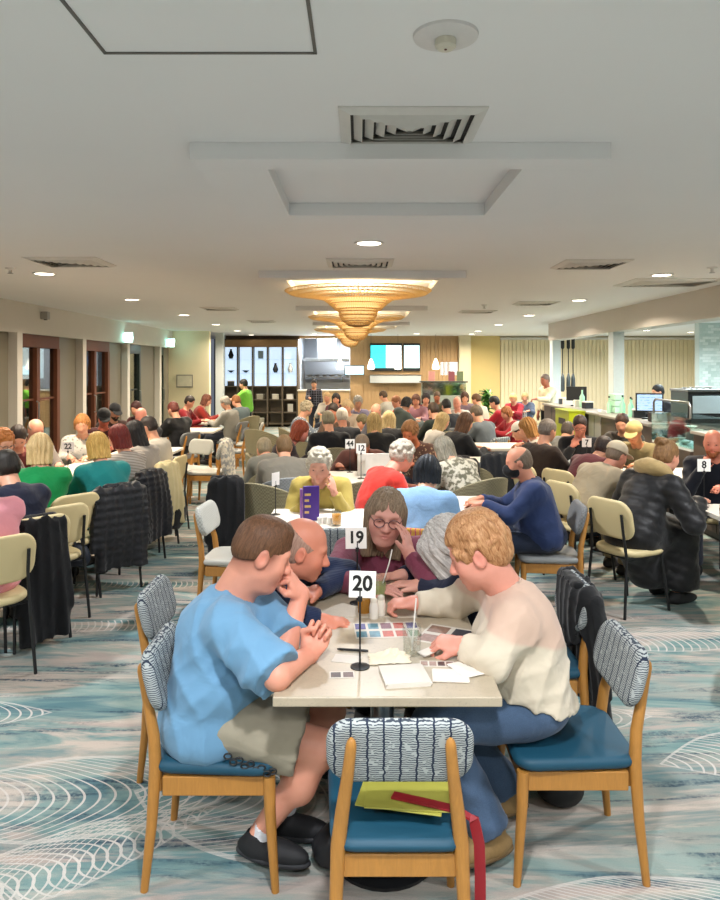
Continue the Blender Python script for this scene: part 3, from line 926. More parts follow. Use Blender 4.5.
# ------------------------------------------------------------------ the room
XL, XR, YB, YF = -4.95, 4.16, 22.0, -3.2          # side planes, back wall, wall behind the camera
XO = 10.6                                          # far side of the bar area
white = plain('#d6d0c6', .75, var=.03, scale=2.0, name='painted_plaster')
ceilm = plain('#efeeed', .85, var=.02, scale=1.5, name='ceiling_paint')
taupe = plain('#777162', .6, var=.04, scale=3, name='taupe_panel')
cream = plain('#e3d7b4', .6, var=.03, scale=3, name='cream_paint')
yellow = plain('#dcc483', .6, var=.03, scale=3, name='yellow_paint')
darkm = plain('#1c1e1e', .4, name='dark_metal')
steel = plain('#9a9b9a', .3, metal=.9, var=.05, name='brushed_steel')
blackm = plain('#17181a', .45, name='black_metal')
greyc = plain('#8c8a84', .6, name='grey_grille')

@cached
def wood(hexc='#c98d3d', rough=.4, sc=1.0):
    t = NT('timber'); c = srgb(hexc); v = t.coord('Object', scale=(22 * sc, 22 * sc, 3 * sc))
    n = t.noise(v, 3.0, 4, .6, 1.5)
    col = t.mix(n, tuple(x * .72 for x in c[:3]), tuple(min(1, x * 1.2) for x in c[:3]))
    return t.out(col, rough)

@cached
def glass(hexc='#ffffff', rough=0.02, alpha=0.25, name='glass'):
    """thin glazing: clear with a gloss"""
    t = NT(name)
    tr = t.n('BsdfTransparent', ins={'Color': srgb(hexc)}); gl = t.n('BsdfGlossy', ins={'Color': (1, 1, 1, 1), 'Roughness': rough})
    mx = t.n('MixShader', ins={0: alpha, 1: tr.outputs[0], 2: gl.outputs[0]})
    t.t.links.new(mx.outputs[0], t.t.nodes['Material Output'].inputs['Surface'])
    return t.m

def carpet():
    """printed carpet: watery streaks of teal, sand and slate with white line drawings"""
    t = NT('carpet'); v = t.coord('Object')
    def streak(sx, sy, rot, loc, sc, det, rough, dist):
        return t.noise(t.n('Mapping', ins={'Vector': v, 'Scale': (sx, sy, 1), 'Rotation': (0, 0, rot), 'Location': loc}).outputs[0], sc, det, rough, dist)
    n1 = streak(.45, 1.7, .10, (0, 0, 0), 1.5, 5, .6, 1.0)
    n2 = streak(.50, 2.6, -.08, (5, 2, 0), 1.7, 6, .62, 1.3)
    n3 = streak(.55, 4.6, .04, (1, 8, 0), 1.9, 7, .72, .8)
    n4 = streak(.40, 3.2, .12, (9, 3, 0), 1.5, 5, .6, 1.2)
    col = t.ramp(n1, [(.32, srgb('#5c7a7c')), (.43, srgb('#76918e')), (.50, srgb('#8b9c95')), (.57, srgb('#959890')), (.68, srgb('#698587'))])
    col = t.mix(t.ramp(n2, [(.50, 0.0), (.60, .9)]), col, srgb('#c2b3a6'))
    col = t.mix(t.ramp(n4, [(.54, 0.0), (.63, .8)]), col, srgb('#b2a299'))
    col = t.mix(t.ramp(n2, [(.34, .8), (.44, 0.0)]), col, srgb('#4d7078'))
    grain = t.noise(v, 42.0, 3, .7)
    dark = t.math('MULTIPLY', t.ramp(n3, [(.53, 0.0), (.64, 1.0)]), t.ramp(grain, [(.36, .25), (.56, 1.0)]))
    col = t.mix(dark, col, srgb('#34495a'))
    s = t.n('SeparateXYZ', ins={0: v}); X, Y = s.outputs[0], s.outputs[1]
    # each drawing: a lens-shaped patch filled with one bent curve repeated side by side: (cx, cy, angle, rx, ry, spacing, bend, skew, crossed)
    motifs = [(-1.22, 3.02, .08, .78, .30, .062, 1.5, .5, 0), (-1.10, 2.62, .55, .62, .17, .050, 1.2, .8, 1), (-1.55, 2.40, -.1, .50, .22, .055, 1.6, .6, 0), (-.40, 2.92, -.22, .58, .30, .055, 1.2, -.9, 0),
              (.98, 2.34, .02, .62, .22, .045, 1.6, .9, 0), (1.05, 3.70, .04, .46, .16, .058, 1.6, .2, 0), (1.85, 3.35, .15, .50, .20, .055, 1.2, .6, 0), (2.05, 4.78, .08, .60, .22, .055, .6, .6, 0),
              (1.35, 5.15, .03, .70, .14, .05, 1.0, .3, 0), (-1.02, 4.95, .12, .46, .36, .062, 1.5, .2, 0), (-1.7, 5.95, .02, .85, .10, .045, .3, .1, 0), (-1.75, 5.0, .05, .8, .10, .045, .3, .2, 0),
              (-2.2, 3.7, .1, .6, .2, .055, 1.2, .4, 0), (2.6, 2.7, -.1, .6, .3, .05, 1.3, .3, 0), (-1.2, 7.3, 0, .6, .25, .06, 1.2, .2, 0), (-1.6, 9.5, 0, .7, .4, .07, 1.2, .2, 0), (1.7, 7.4, .1, .6, .25, .06, 1.2, .2, 0), (.0, 1.8, .2, .5, .25, .05, 1.4, .2, 0)]
    tot = None
    wob = t.math('MULTIPLY', t.math('SUBTRACT', t.noise(v, 1.6, 1), .5), .10)
    for cx, cy, an, rx, ry, sp, bd, sk, crossed in motifs:
        c, q = math.cos(an), math.sin(an)
        dx = t.math('SUBTRACT', X, cx); dy = t.math('SUBTRACT', Y, cy)
        a = t.math('ADD', t.math('MULTIPLY', dx, c), t.math('MULTIPLY', dy, q)); b = t.math('ADD', t.math('SUBTRACT', t.math('MULTIPLY', dy, c), t.math('MULTIPLY', dx, q)), wob)
        an_ = t.math('ABSOLUTE', t.math('DIVIDE', a, rx)); bn = t.math('DIVIDE', b, ry)
        e = t.math('ADD', t.math('POWER', an_, 2.0), t.math('ABSOLUTE', bn))         # pointed lens
        inside = t.math('LESS_THAN', e, 1.0)
        b2 = t.math('MULTIPLY', t.math('MULTIPLY', b, b), bd / max(ry, .15))
        g = t.math('ADD', t.math('ADD', a, b2), t.math('MULTIPLY', b, sk * .8))
        ln = t.math('LESS_THAN', t.math('PINGPONG', g, sp * .5), .0052)
        if crossed:
            g2 = t.math('ADD', t.math('SUBTRACT', a, b2), t.math('MULTIPLY', b, -1.1))
            ln = t.math('MAXIMUM', ln, t.math('LESS_THAN', t.math('PINGPONG', g2, sp * .5), .0045))
        rim = t.math('GREATER_THAN', e, .93)
        ln = t.math('MULTIPLY', t.math('MAXIMUM', ln, t.math('MULTIPLY', rim, .6)), inside)
        tot = ln if tot is None else t.math('MAXIMUM', tot, ln)
    tot = t.math('MULTIPLY', tot, t.ramp(t.noise(v, 2.2, 2), [(.30, .35), (.5, .85)]))
    col = t.mix(tot, col, srgb('#cdc6be'))
    pile = t.noise(v, 260.0, 2); col = t.mix(t.ramp(pile, [(.3, .22), (.6, 0.0)]), col, srgb('#4a5a60'))
    t.bump(pile, .35, .004)
    return t.out(col, .95, **{'Specular_IOR_Level': .1})

structure(box('floor', (XL - 2.2, YF, -.12), (XO, YB + 2.4, 0), carpet(), bevel=0))
# ceiling with its raised hatch and rafts
structure(box('ceiling', (XL - .2, YF, CEIL), (XO, YB + 2.4, CEIL + .1), ceilm, bevel=0))
structure(box('wall_rear', (XL - .2, YF - .12, 0), (XO, YF, CEIL), white, bevel=0))
structure(box('wall_far_side', (XO, YF, 0), (XO + .12, YB + 2.4, CEIL), cream, bevel=0))

# side wall with glazed timber doors: soffit, pilasters, panels
wl = structure(box('wall_left', (XL - .35, YF, 2.30), (XL, 19.0, CEIL), white, bevel=0))
bays = [5.5, 7.95, 10.4, 12.85, 15.3, 17.75]
for y in bays:
    mesh_obj('pilaster', bm_box(bmesh.new(), (XL - .25, y - .06, 0), (XL + .03, y + .10, 2.30)), white, wl, smooth=False)
box('wall_panel', (XL - .30, YF, 0), (XL - .12, 8.6, 2.30), taupe, wl, bevel=0)
redwood = wood('#6b3a20', .65)
def bay_door(y0, y1, y2, n, frame, leafs):
    """glazed door leaves from y0 to y1, panelled wall from y1 to y2"""
    d = structure(box('door_%d' % n, (XL - .22, y0, 2.10), (XL - .06, y1, 2.30), frame, bevel=.006))
    for y in np.linspace(y0, y1, leafs + 1):
        box('door_stile', (XL - .20, y - .055, 0), (XL - .07, y + .055, 2.10), frame, d, bevel=.006)
    ys = np.linspace(y0, y1, leafs + 1)
    for a, b in zip(ys, ys[1:]):
        box('bottom_rail', (XL - .18, a + .055, 0), (XL - .09, b - .055, .26), frame, d, bevel=.006)
        box('pane', (XL - .145, a + .055, .26), (XL - .135, b - .055, 2.10), glass('#c8d0cc', .03, .30, 'door_glass'), d, bevel=0)
        box('muntin', (XL - .16, a + .055, 1.28), (XL - .12, b - .055, 1.31), frame, d, bevel=0)
    tube('door_handle', [(XL - .06, y0 + (y1 - y0) / leafs - .1, .95), (XL - .02, y0 + (y1 - y0) / leafs - .1, .97), (XL - .02, y0 + (y1 - y0) / leafs - .1, 1.25), (XL - .06, y0 + (y1 - y0) / leafs - .1, 1.27)], .011, steel, d, 8)
    box('wall_panel', (XL - .30, y1, 0), (XL - .10, y2, 2.30), taupe, wl, bevel=0)
bay_door(8.6, 9.9, 10.4, 1, redwood, 2)
bay_door(10.50, 12.0, 12.85, 2, redwood, 2)
bay_door(12.95, 14.4, 15.3, 3, redwood, 2)
dgreen = plain('#25312c', .4, name='dark_green_frame')
bay_door(15.40, 16.45, 17.75, 4, dgreen, 1)
bay_door(17.85, 18.4, 19.0, 5, dgreen, 1)
# outside wall behind the glass, with glowing panes added as the glass's bright reflections
structure(box('wall_outside', (XL - 2.2, 4, 0), (XL - 2.1, 20, 2.6), plain('#4a463e', .9, name='outside_render'), bevel=0))
for i, (y, z, w, h) in enumerate(((12.4, 1.5, .5, .6), (14.9, 1.55, .42, .85), (15.62, 1.55, .34, .75), (16.3, 1.2, .3, .5), (18.6, 1.85, .35, .22))):
    box('reflection_pane', (XL - 2.09, y, z), (XL - 2.06, y + w, z + h), emit('#d4e0ee' if i < 4 else '#6f9cf0', 2.6, 'lit_pane'), bpy.data.objects['wall_outside'], bevel=.005)

# wall facing the room at the end of the doors, with a framed notice
structure(box('wall_end', (XL - .35, 19.0, 0), (-3.98, 19.2, CEIL), cream, bevel=0))
# passage and white post beside the display cabinet
structure(box('wall_passage', (-4.9, YB + 2.2, 0), (-2.6, YB + 2.4, CEIL), plain('#4a4640', .8, name='dark_passage'), bevel=0))
structure(box('pillar_display', (-4.02, 20.0, 0), (-3.80, 20.22, CEIL), plain('#cfd6d6', .35, name='white_gloss'), bevel=.01))
structure(box('wall_back', (-4.1, YB, 0), (-1.85, YB + .15, CEIL), plain('#7a6550', .6, name='timber_wall'), bevel=0))

# servery opening and its surrounds
oak = wood('#c2a074', .6, .5)
structure(box('wall_servery_head', (-1.85, YB, 2.68), (3.0, YB + .15, CEIL), oak, bevel=0))
structure(box('wall_servery_pier', (-.30, YB - .02, 0), (.10, YB + .15, 2.68), oak, bevel=.004))
structure(box('wall_servery_panel', (.10, YB, 0), (3.0, YB + .15, 2.68), oak, bevel=0))
for k in range(24):
    mesh_obj('panel', bm_box(bmesh.new(), (.12 + k * .12, YB - .02, .0), (.225 + k * .12, YB + .01, 2.66)), oak, bpy.data.objects['wall_servery_panel'], smooth=False)
structure(box('wall_kitchen', (-1.85, YB + 2.2, 0), (3.0, YB + 2.4, CEIL), plain('#d8dee6', .4, name='kitchen_wall'), bevel=0))
structure(box('wall_kitchen_side', (-1.95, YB + .15, 0), (-1.85, YB + 2.3, CEIL), plain('#d8dee6', .4, name='kitchen_wall'), bevel=0))
area_light('kitchen_lamp', (-.8, YB + 1.2, CEIL - .05), 1.2, 110, (.86, .93, 1.0), shape='RECTANGLE', size_y=.6)
area_light('kitchen_lamp', (-1.1, YB + .5, 2.55), 1.2, 60, (.86, .93, 1.0), rot=(-.9, 0, 0), shape='RECTANGLE', size_y=.2)
structure(box('pillar_cream', (3.0, YB - .25, 0), (3.35, YB + .15, CEIL), cream, bevel=.004))
structure(box('wall_yellow', (3.35, YB, 0), (4.28, YB + .15, CEIL), yellow, bevel=0))
# vertical blinds across the rest of the back wall
wb_ = structure(box('wall_blinds', (4.28, YB + .05, 0), (XO, YB + .2, CEIL), plain('#e6dab8', .7, name='blind_backing'), bevel=0))
slat = bm_box(bmesh.new(), (-.058, -.012, 0), (.058, .012, 2.55)); sme = bpy.data.meshes.new('slat'); slat.to_mesh(sme); slat.free()
sme.materials.append(plain('#e4d6b0', .7, var=.02, name='blind_fabric'))
for k in range(51):
    o = bpy.data.objects.new('slat', sme); link(o, wb_); o.location = (4.36 + k * .1215, YB + .02, .08); o.rotation_euler = (0, 0, .16)
box('blind_rail', (4.28, YB - .04, 2.63), (XO, YB + .05, 2.70), white, wb_, bevel=.004)

# bar side: soffit and columns
sof = structure(box('wall_soffit_bar', (XR, YF, 2.38), (XR + .30, 15.9, CEIL), white, bevel=0))
colm = plain('#d9e2e2', .5, name='column_paint')
for i, y in enumerate((3.8, 7.75, 12.0, 15.75)):
    structure(box('pillar_bar_%d' % (i + 1), (XR + .02, y - .12, 0), (XR + .20, y + .12, 2.38), colm, bevel=.004))
# tiled return behind the bar
tilew = structure(box('wall_tiled', (7.30, 15.5, 0), (XO, 15.7, CEIL), plain('#c6d0ca', .5, name='tile_grout'), bevel=0))
tb = [plain(c, .2, var=.08, name='glazed_tile') for c in ('#dfe6e0', '#d2dcd6', '#e6ebe6', '#c8d4cd')]
tmes = []
for m_ in tb:
    b_ = bm_box(bmesh.new(), (-.058, -.010, -.028), (.058, 0, .028)); me = bpy.data.meshes.new('tile'); b_.to_mesh(me); b_.free(); me.materials.append(m_); tmes.append(me)
random.seed(5)
for r in range(28):
    for k in range(10):
        o = bpy.data.objects.new('tile', random.choice(tmes)); link(o, tilew); o.location = (7.37 + k * .12 + (.06 if r % 2 else 0), 15.5, 1.0 + r * .062)

# ------------------------------------------------------------------ ceiling fittings
cobj = bpy.data.objects['ceiling']
# access hatch: panel with a dark seam
hm = bmesh.new()
for lo, hi in (((-.775, 1.3, CEIL - .004), (-.765, 2.18, CEIL + .01)), ((-.14, 1.3, CEIL - .004), (-.13, 2.18, CEIL + .01)), ((-.775, 2.17, CEIL - .004), (-.13, 2.18, CEIL + .01)), ((-.775, 1.3, CEIL - .004), (-.13, 1.31, CEIL + .01))): bm_box(hm, lo, hi)
mesh_obj('hatch_seam', hm, plain('#6e6a64', .8, name='shadow_gap'), cobj, smooth=False)
def raft(x0, x1, y0, y1, rx0, rx1, ry0, ry1, drop=.072, n=1):
    r = structure(box('trim_%d' % n, (x0, y0, CEIL - drop), (x1, ry0, CEIL), ceilm, bevel=.002))
    box('raft_edge', (x0, ry1, CEIL - drop), (x1, y1, CEIL), ceilm, r, bevel=.002)
    box('raft_edge', (x0, ry0, CEIL - drop), (rx0, ry1, CEIL), ceilm, r, bevel=0); box('raft_edge', (rx1, ry0, CEIL - drop), (x1, ry1, CEIL), ceilm, r, bevel=0)
raft(-.72, 1.06, 3.04, 4.40, -.41, .72, 3.20, 4.17, n=1)
raft(-1.0, 1.05, 7.1, 8.9, -.75, .8, 7.3, 8.6, n=2)
raft(-1.0, 1.05, 11.2, 12.9, -.75, .8, 11.4, 12.7, n=3)
raft(-1.0, 1.05, 15.2, 16.9, -.75, .8, 15.4, 16.7, n=4)

rim_m = plain('#e8e6e2', .5, name='downlight_trim')
def downlight_proto():
    r = empty('downlight')
    lathe('trim_ring', [(.088, .0), (.088, -.006), (.108, -.012), (.118, -.003), (.118, .0)], rim_m, r, 20)
    lathe('lens', [(0, -.008), (.088, -.008)], emit('#fff1da', 12.0), r, 20)
    return r
dl = downlight_proto()
def near_thing(x, y): return 'above the %s' % ('servery' if y > 19.5 else 'bar' if x > 4.3 else 'glazed doors' if x < -2 else 'tables beside the bar' if x > 2 else 'middle tables')
for i, (x, y, c, w) in enumerate(DOWNLIGHTS):
    if y < 3 and not i == 0: continue
    o = dl if i == 0 else copy_tree(dl); o.location = (x, y if i else 21.3, CEIL)
    if i == 0: o.location = (-3.2, 21.2, CEIL)
    tag(o, 'small round recessed downlight in the ceiling ' + near_thing(o.location.x, o.location.y), 'downlight', 'downlights ' + near_thing(o.location.x, o.location.y))

def diffuser(x0, x1, y0, y1, label, rings=5):
    r = empty('air_diffuser', ((x0 + x1) / 2, (y0 + y1) / 2, CEIL), 0, label, 'air vent')
    w, l = (x1 - x0) / 2, (y1 - y0) / 2
    def ring(bm, a, b, za, zb, th=.006):
        # tapered louver from half-size fraction a (height za) to b (height zb)
        lo = [(sx * w * a, sy * l * a, za) for sx, sy in ((-1, -1), (1, -1), (1, 1), (-1, 1))]; hi = [(sx * w * b, sy * l * b, zb) for sx, sy in ((-1, -1), (1, -1), (1, 1), (-1, 1))]
        v0 = [bm.verts.new(p) for p in lo]; v1 = [bm.verts.new(p) for p in hi]; v2 = [bm.verts.new((p[0], p[1], p[2] + th)) for p in lo]; v3 = [bm.verts.new((p[0], p[1], p[2] + th)) for p in hi]
        for k in range(4):
            j = (k + 1) % 4
            bm.faces.new((v0[k], v0[j], v1[j], v1[k])); bm.faces.new((v2[k], v3[k], v3[j], v2[j])); bm.faces.new((v0[k], v2[k], v2[j], v0[j])); bm.faces.new((v1[k], v1[j], v3[j], v3[k]))
        bmesh.ops.recalc_face_normals(bm, faces=bm.faces); return bm
    mesh_obj('frame', ring(bmesh.new(), 1.0, .84, -.006, -.022), plain('#d8d5cf', .5, name='vent_paint'), r, smooth=False)
    box('duct_back', (-w * .9, -l * .9, -.004), (w * .9, l * .9, -.001), plain('#3b3a38', .9, name='duct_dark'), r, bevel=0)
    for k in range(rings):
        a = .80 - k * .80 / rings
        mesh_obj('louver', ring(bmesh.new(), a, max(.03, a - .62 / rings), -.004, -.026, .003), plain('#cfccc5', .5, name='vent_paint'), r, smooth=False)
    return r
diffuser(-.08, .47, 2.62, 3.03, 'square white louvred air diffuser set before the plain ceiling raft')
diffuser(-2.92, -2.28, 6.2, 6.75, 'slim square air diffuser in the ceiling over the table of the two blonde women')
diffuser(1.82, 2.42, 6.35, 6.9, 'square air diffuser in the ceiling over the table of the masked man')
diffuser(-.30, .30, 6.30, 6.80, 'square air diffuser in the ceiling just before the largest woven pendant lamp')
diffuser(2.95, 3.95, 7.7, 8.4, 'wide grey return air grille in the ceiling by the bar soffit', 9)
diffuser(-2.55, -2.0, 11.4, 11.9, 'air diffuser in the ceiling behind the slim diffuser near the door lights')
diffuser(-2.3, -1.75, 14.6, 15.1, 'small far air diffuser in the ceiling towards the red-jumper pair')
diffuser(1.7, 2.3, 12.0, 12.5, 'air diffuser in the ceiling near the servery end of the bar')
diffuser(2.3, 2.9, 10.4, 10.9, 'air diffuser in the ceiling beside the bar columns')
diffuser(-.3, .3, 17.6, 18.1, 'far air diffuser in the ceiling before the menu screens')
# detector dome
d0 = empty('smoke_detector', (.245, 2.06, CEIL), 0, 'round white smoke detector with a central sensor on the ceiling', 'detector')
lathe('base_plate', [(0, 0), (.094, 0), (.092, -.008), (.060, -.014), (0, -.014)], plain('#dcd9d6', .45, name='white_plastic'), d0, 32)
lathe('sensor', [(.030, -.012), (.030, -.034), (.024, -.040), (0, -.041)], plain('#d8d2c0', .45, name='white_plastic'), d0, 24)
lathe('indicator_light', [(0, -.0445), (.004, -.043), (.004, -.040)], plain('#6a3a30', .4, name='red_lens'), d0, 10)
for i, (x, y, lb) in enumerate(((-3.35, 6.9, 'glazed doors'), (3.35, 6.85, 'bar soffit'), (1.9, 11.0, 'bar columns'), (-1.0, 13.0, 'servery'))):
    s_ = empty('sprinkler_head', (x, y, CEIL), 0, 'small brass and white sprinkler head on the ceiling near the ' + lb, 'sprinkler')
    lathe('rose', [(0, 0), (.05, 0), (.045, -.012), (.015, -.02), (.012, -.05), (0, -.052)], rim_m, s_, 16)
    lathe('deflector', [(0, -.056), (.026, -.056), (.026, -.053), (0, -.053)], steel, s_, 16)

# woven pendant lamps
weave = NT('rattan_weave'); wv = weave.coord('Object')
wa = weave.noise(weave.n('Mapping', ins={'Vector': wv, 'Scale': (1, 1, 1)}).outputs[0], 60.0, 2)
wcol = weave.mix(wa, srgb('#e2c896'), srgb('#f4e6c8'))
trn = weave.n('BsdfTranslucent', ins={'Color': wcol}); dif = weave.n('BsdfDiffuse', ins={'Color': wcol})
tpt = weave.n('BsdfTransparent'); m1 = weave.n('MixShader', ins={0: .72, 1: dif.outputs[0], 2: trn.outputs[0]})
weave.t.links.new(m1.outputs[0], weave.t.nodes['Material Output'].inputs['Surface']); weave = weave.m
lampprof = [(.80, 0), (.76, -.028), (.62, -.048), (.48, -.066), (.38, -.095), (.32, -.14), (.255, -.20), (.215, -.225), (.205, -.27), (.17, -.33), (.11, -.375), (.05, -.39)]
def ribs(prof, n, rad, tw):
    bm = bmesh.new()
    for k in range(n):
        a0 = 2 * math.pi * k / n
        for sgn in (1, -1):
            bm_fast_tube(bm, [(r * math.cos(a0 + sgn * tw * i / len(prof)), r * math.sin(a0 + sgn * tw * i / len(prof)), z) for i, (r, z) in enumerate(prof)], rad)
    return bm
def bm_fast_tube(bm, pts, rad):
    prev = None
    for i, p in enumerate(pts):
        p = Vector(p); d = (Vector(pts[min(i + 1, len(pts) - 1)]) - Vector(pts[max(i - 1, 0)])).normalized(); a, b = frame_of(d)
        ring = [bm.verts.new(p + a * rad), bm.verts.new(p + b * rad), bm.verts.new(p - a * rad), bm.verts.new(p - b * rad)]
        if prev:
            for k in range(4): bm.faces.new((prev[k], prev[(k + 1) % 4], ring[(k + 1) % 4], ring[k]))
        prev = ring
def pendant():
    r = empty('pendant_lamp')
    wv_ = mesh_obj('woven_shade', ribs(lampprof, 84, .0032, .55), weave, r); wv_['kind'] = 'stuff'
    bm = bmesh.new()
    for rr, z in lampprof: bm_fast_tube(bm, [(rr * math.cos(a), rr * math.sin(a), z) for a in np.linspace(0, 2 * math.pi, 49)], .006)
    h_ = mesh_obj('hoop', bm, weave, r); h_['kind'] = 'stuff'
    tube('cord', [(0, 0, .13), (0, 0, -.08)], .006, blackm, r, 8)
    lathe('ceiling_rose', [(0, .13), (.06, .13), (.055, .105), (0, .10)], rim_m, r, 16)
    lathe('diffuser', [(.36, -.085), (.29, -.14), (.22, -.20), (.185, -.25), (.14, -.33), (.08, -.365), (.02, -.37)], emit('#ffdf9a', 1.7, 'opal_diffuser'), r, 32)
    lathe('bulb', [(0, -.30), (.03, -.29), (.045, -.25), (.03, -.19), (.018, -.15), (0, -.14)], emit('#ffc873', 30.0, 'bulb_glass'), r, 16)
    return r
pl = pendant()
for i, (x, y, lb) in enumerate(((-.02, 7.9, 'large woven rattan pendant lamp above the table of the laptop man'), (-.06, 12.0, 'woven rattan pendant lamp hanging between two others down the room'), (-.22, 16.0, 'woven rattan pendant lamp hanging closest to the servery'))):
    o = pl if i == 0 else copy_tree(pl); o.location = (x, y, CEIL - .12); tag(o, lb, 'pendant lamp')
    area_light('pendant_glow', (x, y, CEIL - .30), .30, 50, (1.0, .80, .50), rot=(math.pi, 0, 0))
    l_ = bpy.data.lights.new('pendant_bulb', 'POINT'); l_.energy = 120; l_.color = (1.0, .82, .54); l_.shadow_soft_size = .05
    lo_ = bpy.data.objects.new('pendant_bulb', l_); COL.objects.link(lo_); lo_.location = (x, y, CEIL - .36)
# ------------------------------------------------------------------ furniture
honey = wood('#b27c38', .45)
@cached
def woven(base='#a4aaa8', line='#1d2b40', dash='#39424e', pitch=.047):
    """chair fabric: fine dark dashes across, wavering navy lines down"""
    t = NT('patterned_upholstery'); v = t.coord(); s = t.n('SeparateXYZ', ins={0: v})
    wob = t.math('MULTIPLY', t.math('SUBTRACT', t.noise(t.n('Mapping', ins={'Vector': v, 'Scale': (2, 2, 9)}).outputs[0], 8.0, 2), .5), .014)
    x = t.math('ADD', s.outputs[0], wob)
    lines = t.math('LESS_THAN', t.math('PINGPONG', x, pitch / 2), .0030)
    zz = t.math('ADD', s.outputs[2], t.math('MULTIPLY', t.noise(t.n('Mapping', ins={'Vector': v, 'Scale': (26, 26, 14)}).outputs[0], 2.0, 2), .012))
    dashes = t.math('MULTIPLY', t.math('LESS_THAN', t.math('PINGPONG', zz, .0036), .0014), t.math('GREATER_THAN', t.noise(v, 45.0, 1), .36))
    col = t.mix(t.noise(v, 60, 2), srgb(base), tuple(min(1, c * 1.25) for c in srgb(base)[:3]))
    col = t.mix(dashes, col, srgb(dash)); col = t.mix(lines, col, srgb(line))
    t.bump(t.noise(v, 300, 1), .3, .002)
    return t.out(col, .85)
@cached
def vinyl(hexc, rough=.38):
    t = NT('vinyl'); v = t.coord(); n = t.noise(v, 120, 3)
    c = srgb(hexc); t.bump(n, .15, .002)
    return t.out(t.mix(t.noise(v, 4, 2), tuple(x * .88 for x in c[:3]), tuple(min(1, x * 1.1) for x in c[:3])), rough)
@cached
def tweed(hexc='#8d8669'):
    t = NT('tweed'); v = t.coord(); c = srgb(hexc)
    n = t.noise(v, 150, 2); m = t.n('TexChecker', ins={'Vector': v, 'Scale': 70.0}).outputs['Fac']
    t.bump(n, .4, .003)
    return t.out(t.mix(t.math('MULTIPLY', t.math('ADD', n, m), .5), tuple(x * .6 for x in c[:3]), tuple(min(1, x * 1.25) for x in c[:3])), .9)

def seat_outline(wf, wb, dep, r):
    pts = rounded_outline(1, 1, r, 5)
    return [((p[0]) * (wb + (wf - wb) * (p[1] + .5)), p[1] * dep) for p in pts]

def timber_chair(fabric, seatm, name='dining_chair'):
    r = empty(name)
    bm = bm_pad(bmesh.new(), seat_outline(.455, .40, .445, .16), .048, .022, lambda u, v, t: (u, v, .423 + t - .010 * (1 - (u / .23) ** 2) * (t > 0)))
    mesh_obj('seat', bm, seatm, r)
    bm = bmesh.new()
    for q in (-1, 1):
        bm_box(bm, (q * .185 - .011, -.175, .325), (q * .185 + .011, .175, .392))
    bm_box(bm, (-.18, .175, .33), (.18, .197, .392)); bm_box(bm, (-.17, -.205, .325), (.17, -.183, .392))
    f = mesh_obj('seat_frame', bm, honey, r, smooth=False, bevel=.004); f['kind'] = 'stuff'; del f['kind']
    for q in (-1, 1):
        tube('leg', [(q * .192, .192, .395), (q * .192, .195, .28), (q * .200, .215, 0)], [.022, .020, .0135], honey, r, 12)
        pts = [(q * .197, -.236, 0), (q * .186, -.214, .22), (q * .178, -.203, .42), (q * .166, -.212, .52), (q * .150, -.240, .64), (q * .140, -.262, .735), (q * .139, -.264, .750), (q * .139, -.265, .758)]
        tube('leg', pts, [.0135, .0185, .022, .0205, .0175, .0155, .012, .005], honey, r, 12)
    def bend(u, v, t): return (u, -.222 - (v - .1) * .0 + .28 * u * u + t - .26 * (v), .700 + v)
    bm = bm_pad(bmesh.new(), rounded_outline(.425, .205, .075, 7), .048, .024, bend)
    mesh_obj('backrest', bm, fabric, r)
    return r

def cafe_chair(cream_, frame):
    r = empty('cafe_chair')
    mesh_obj('seat', bm_pad(bmesh.new(), seat_outline(.43, .39, .42, .32), .05, .024, lambda u, v, t: (u, v, .448 + t)), cream_, r)
    mesh_obj('backrest', bm_pad(bmesh.new(), rounded_outline(.415, .29, .10, 7), .040, .02, lambda u, v, t: (u, -.205 + .40 * u * u + t - .20 * v, .690 + v)), cream_, r)
    for q in (-1, 1):
        tube('leg', [(q * .165, .155, .425), (q * .195, .205, 0)], .0105, frame, r, 8)
        tube('leg', [(q * .185, -.245, 0), (q * .165, -.205, .43), (q * .150, -.222, .60), (q * .148, -.240, .74)], .0105, frame, r, 8)
    bm = bmesh.new()
    bm_tube(bm, [(-.165, .155, .420), (.165, .155, .420), (.165, -.20, .420), (-.165, -.20, .420), (-.165, .155, .420)], .009, 8)
    mesh_obj('seat_frame', bm, frame, r)
    return r

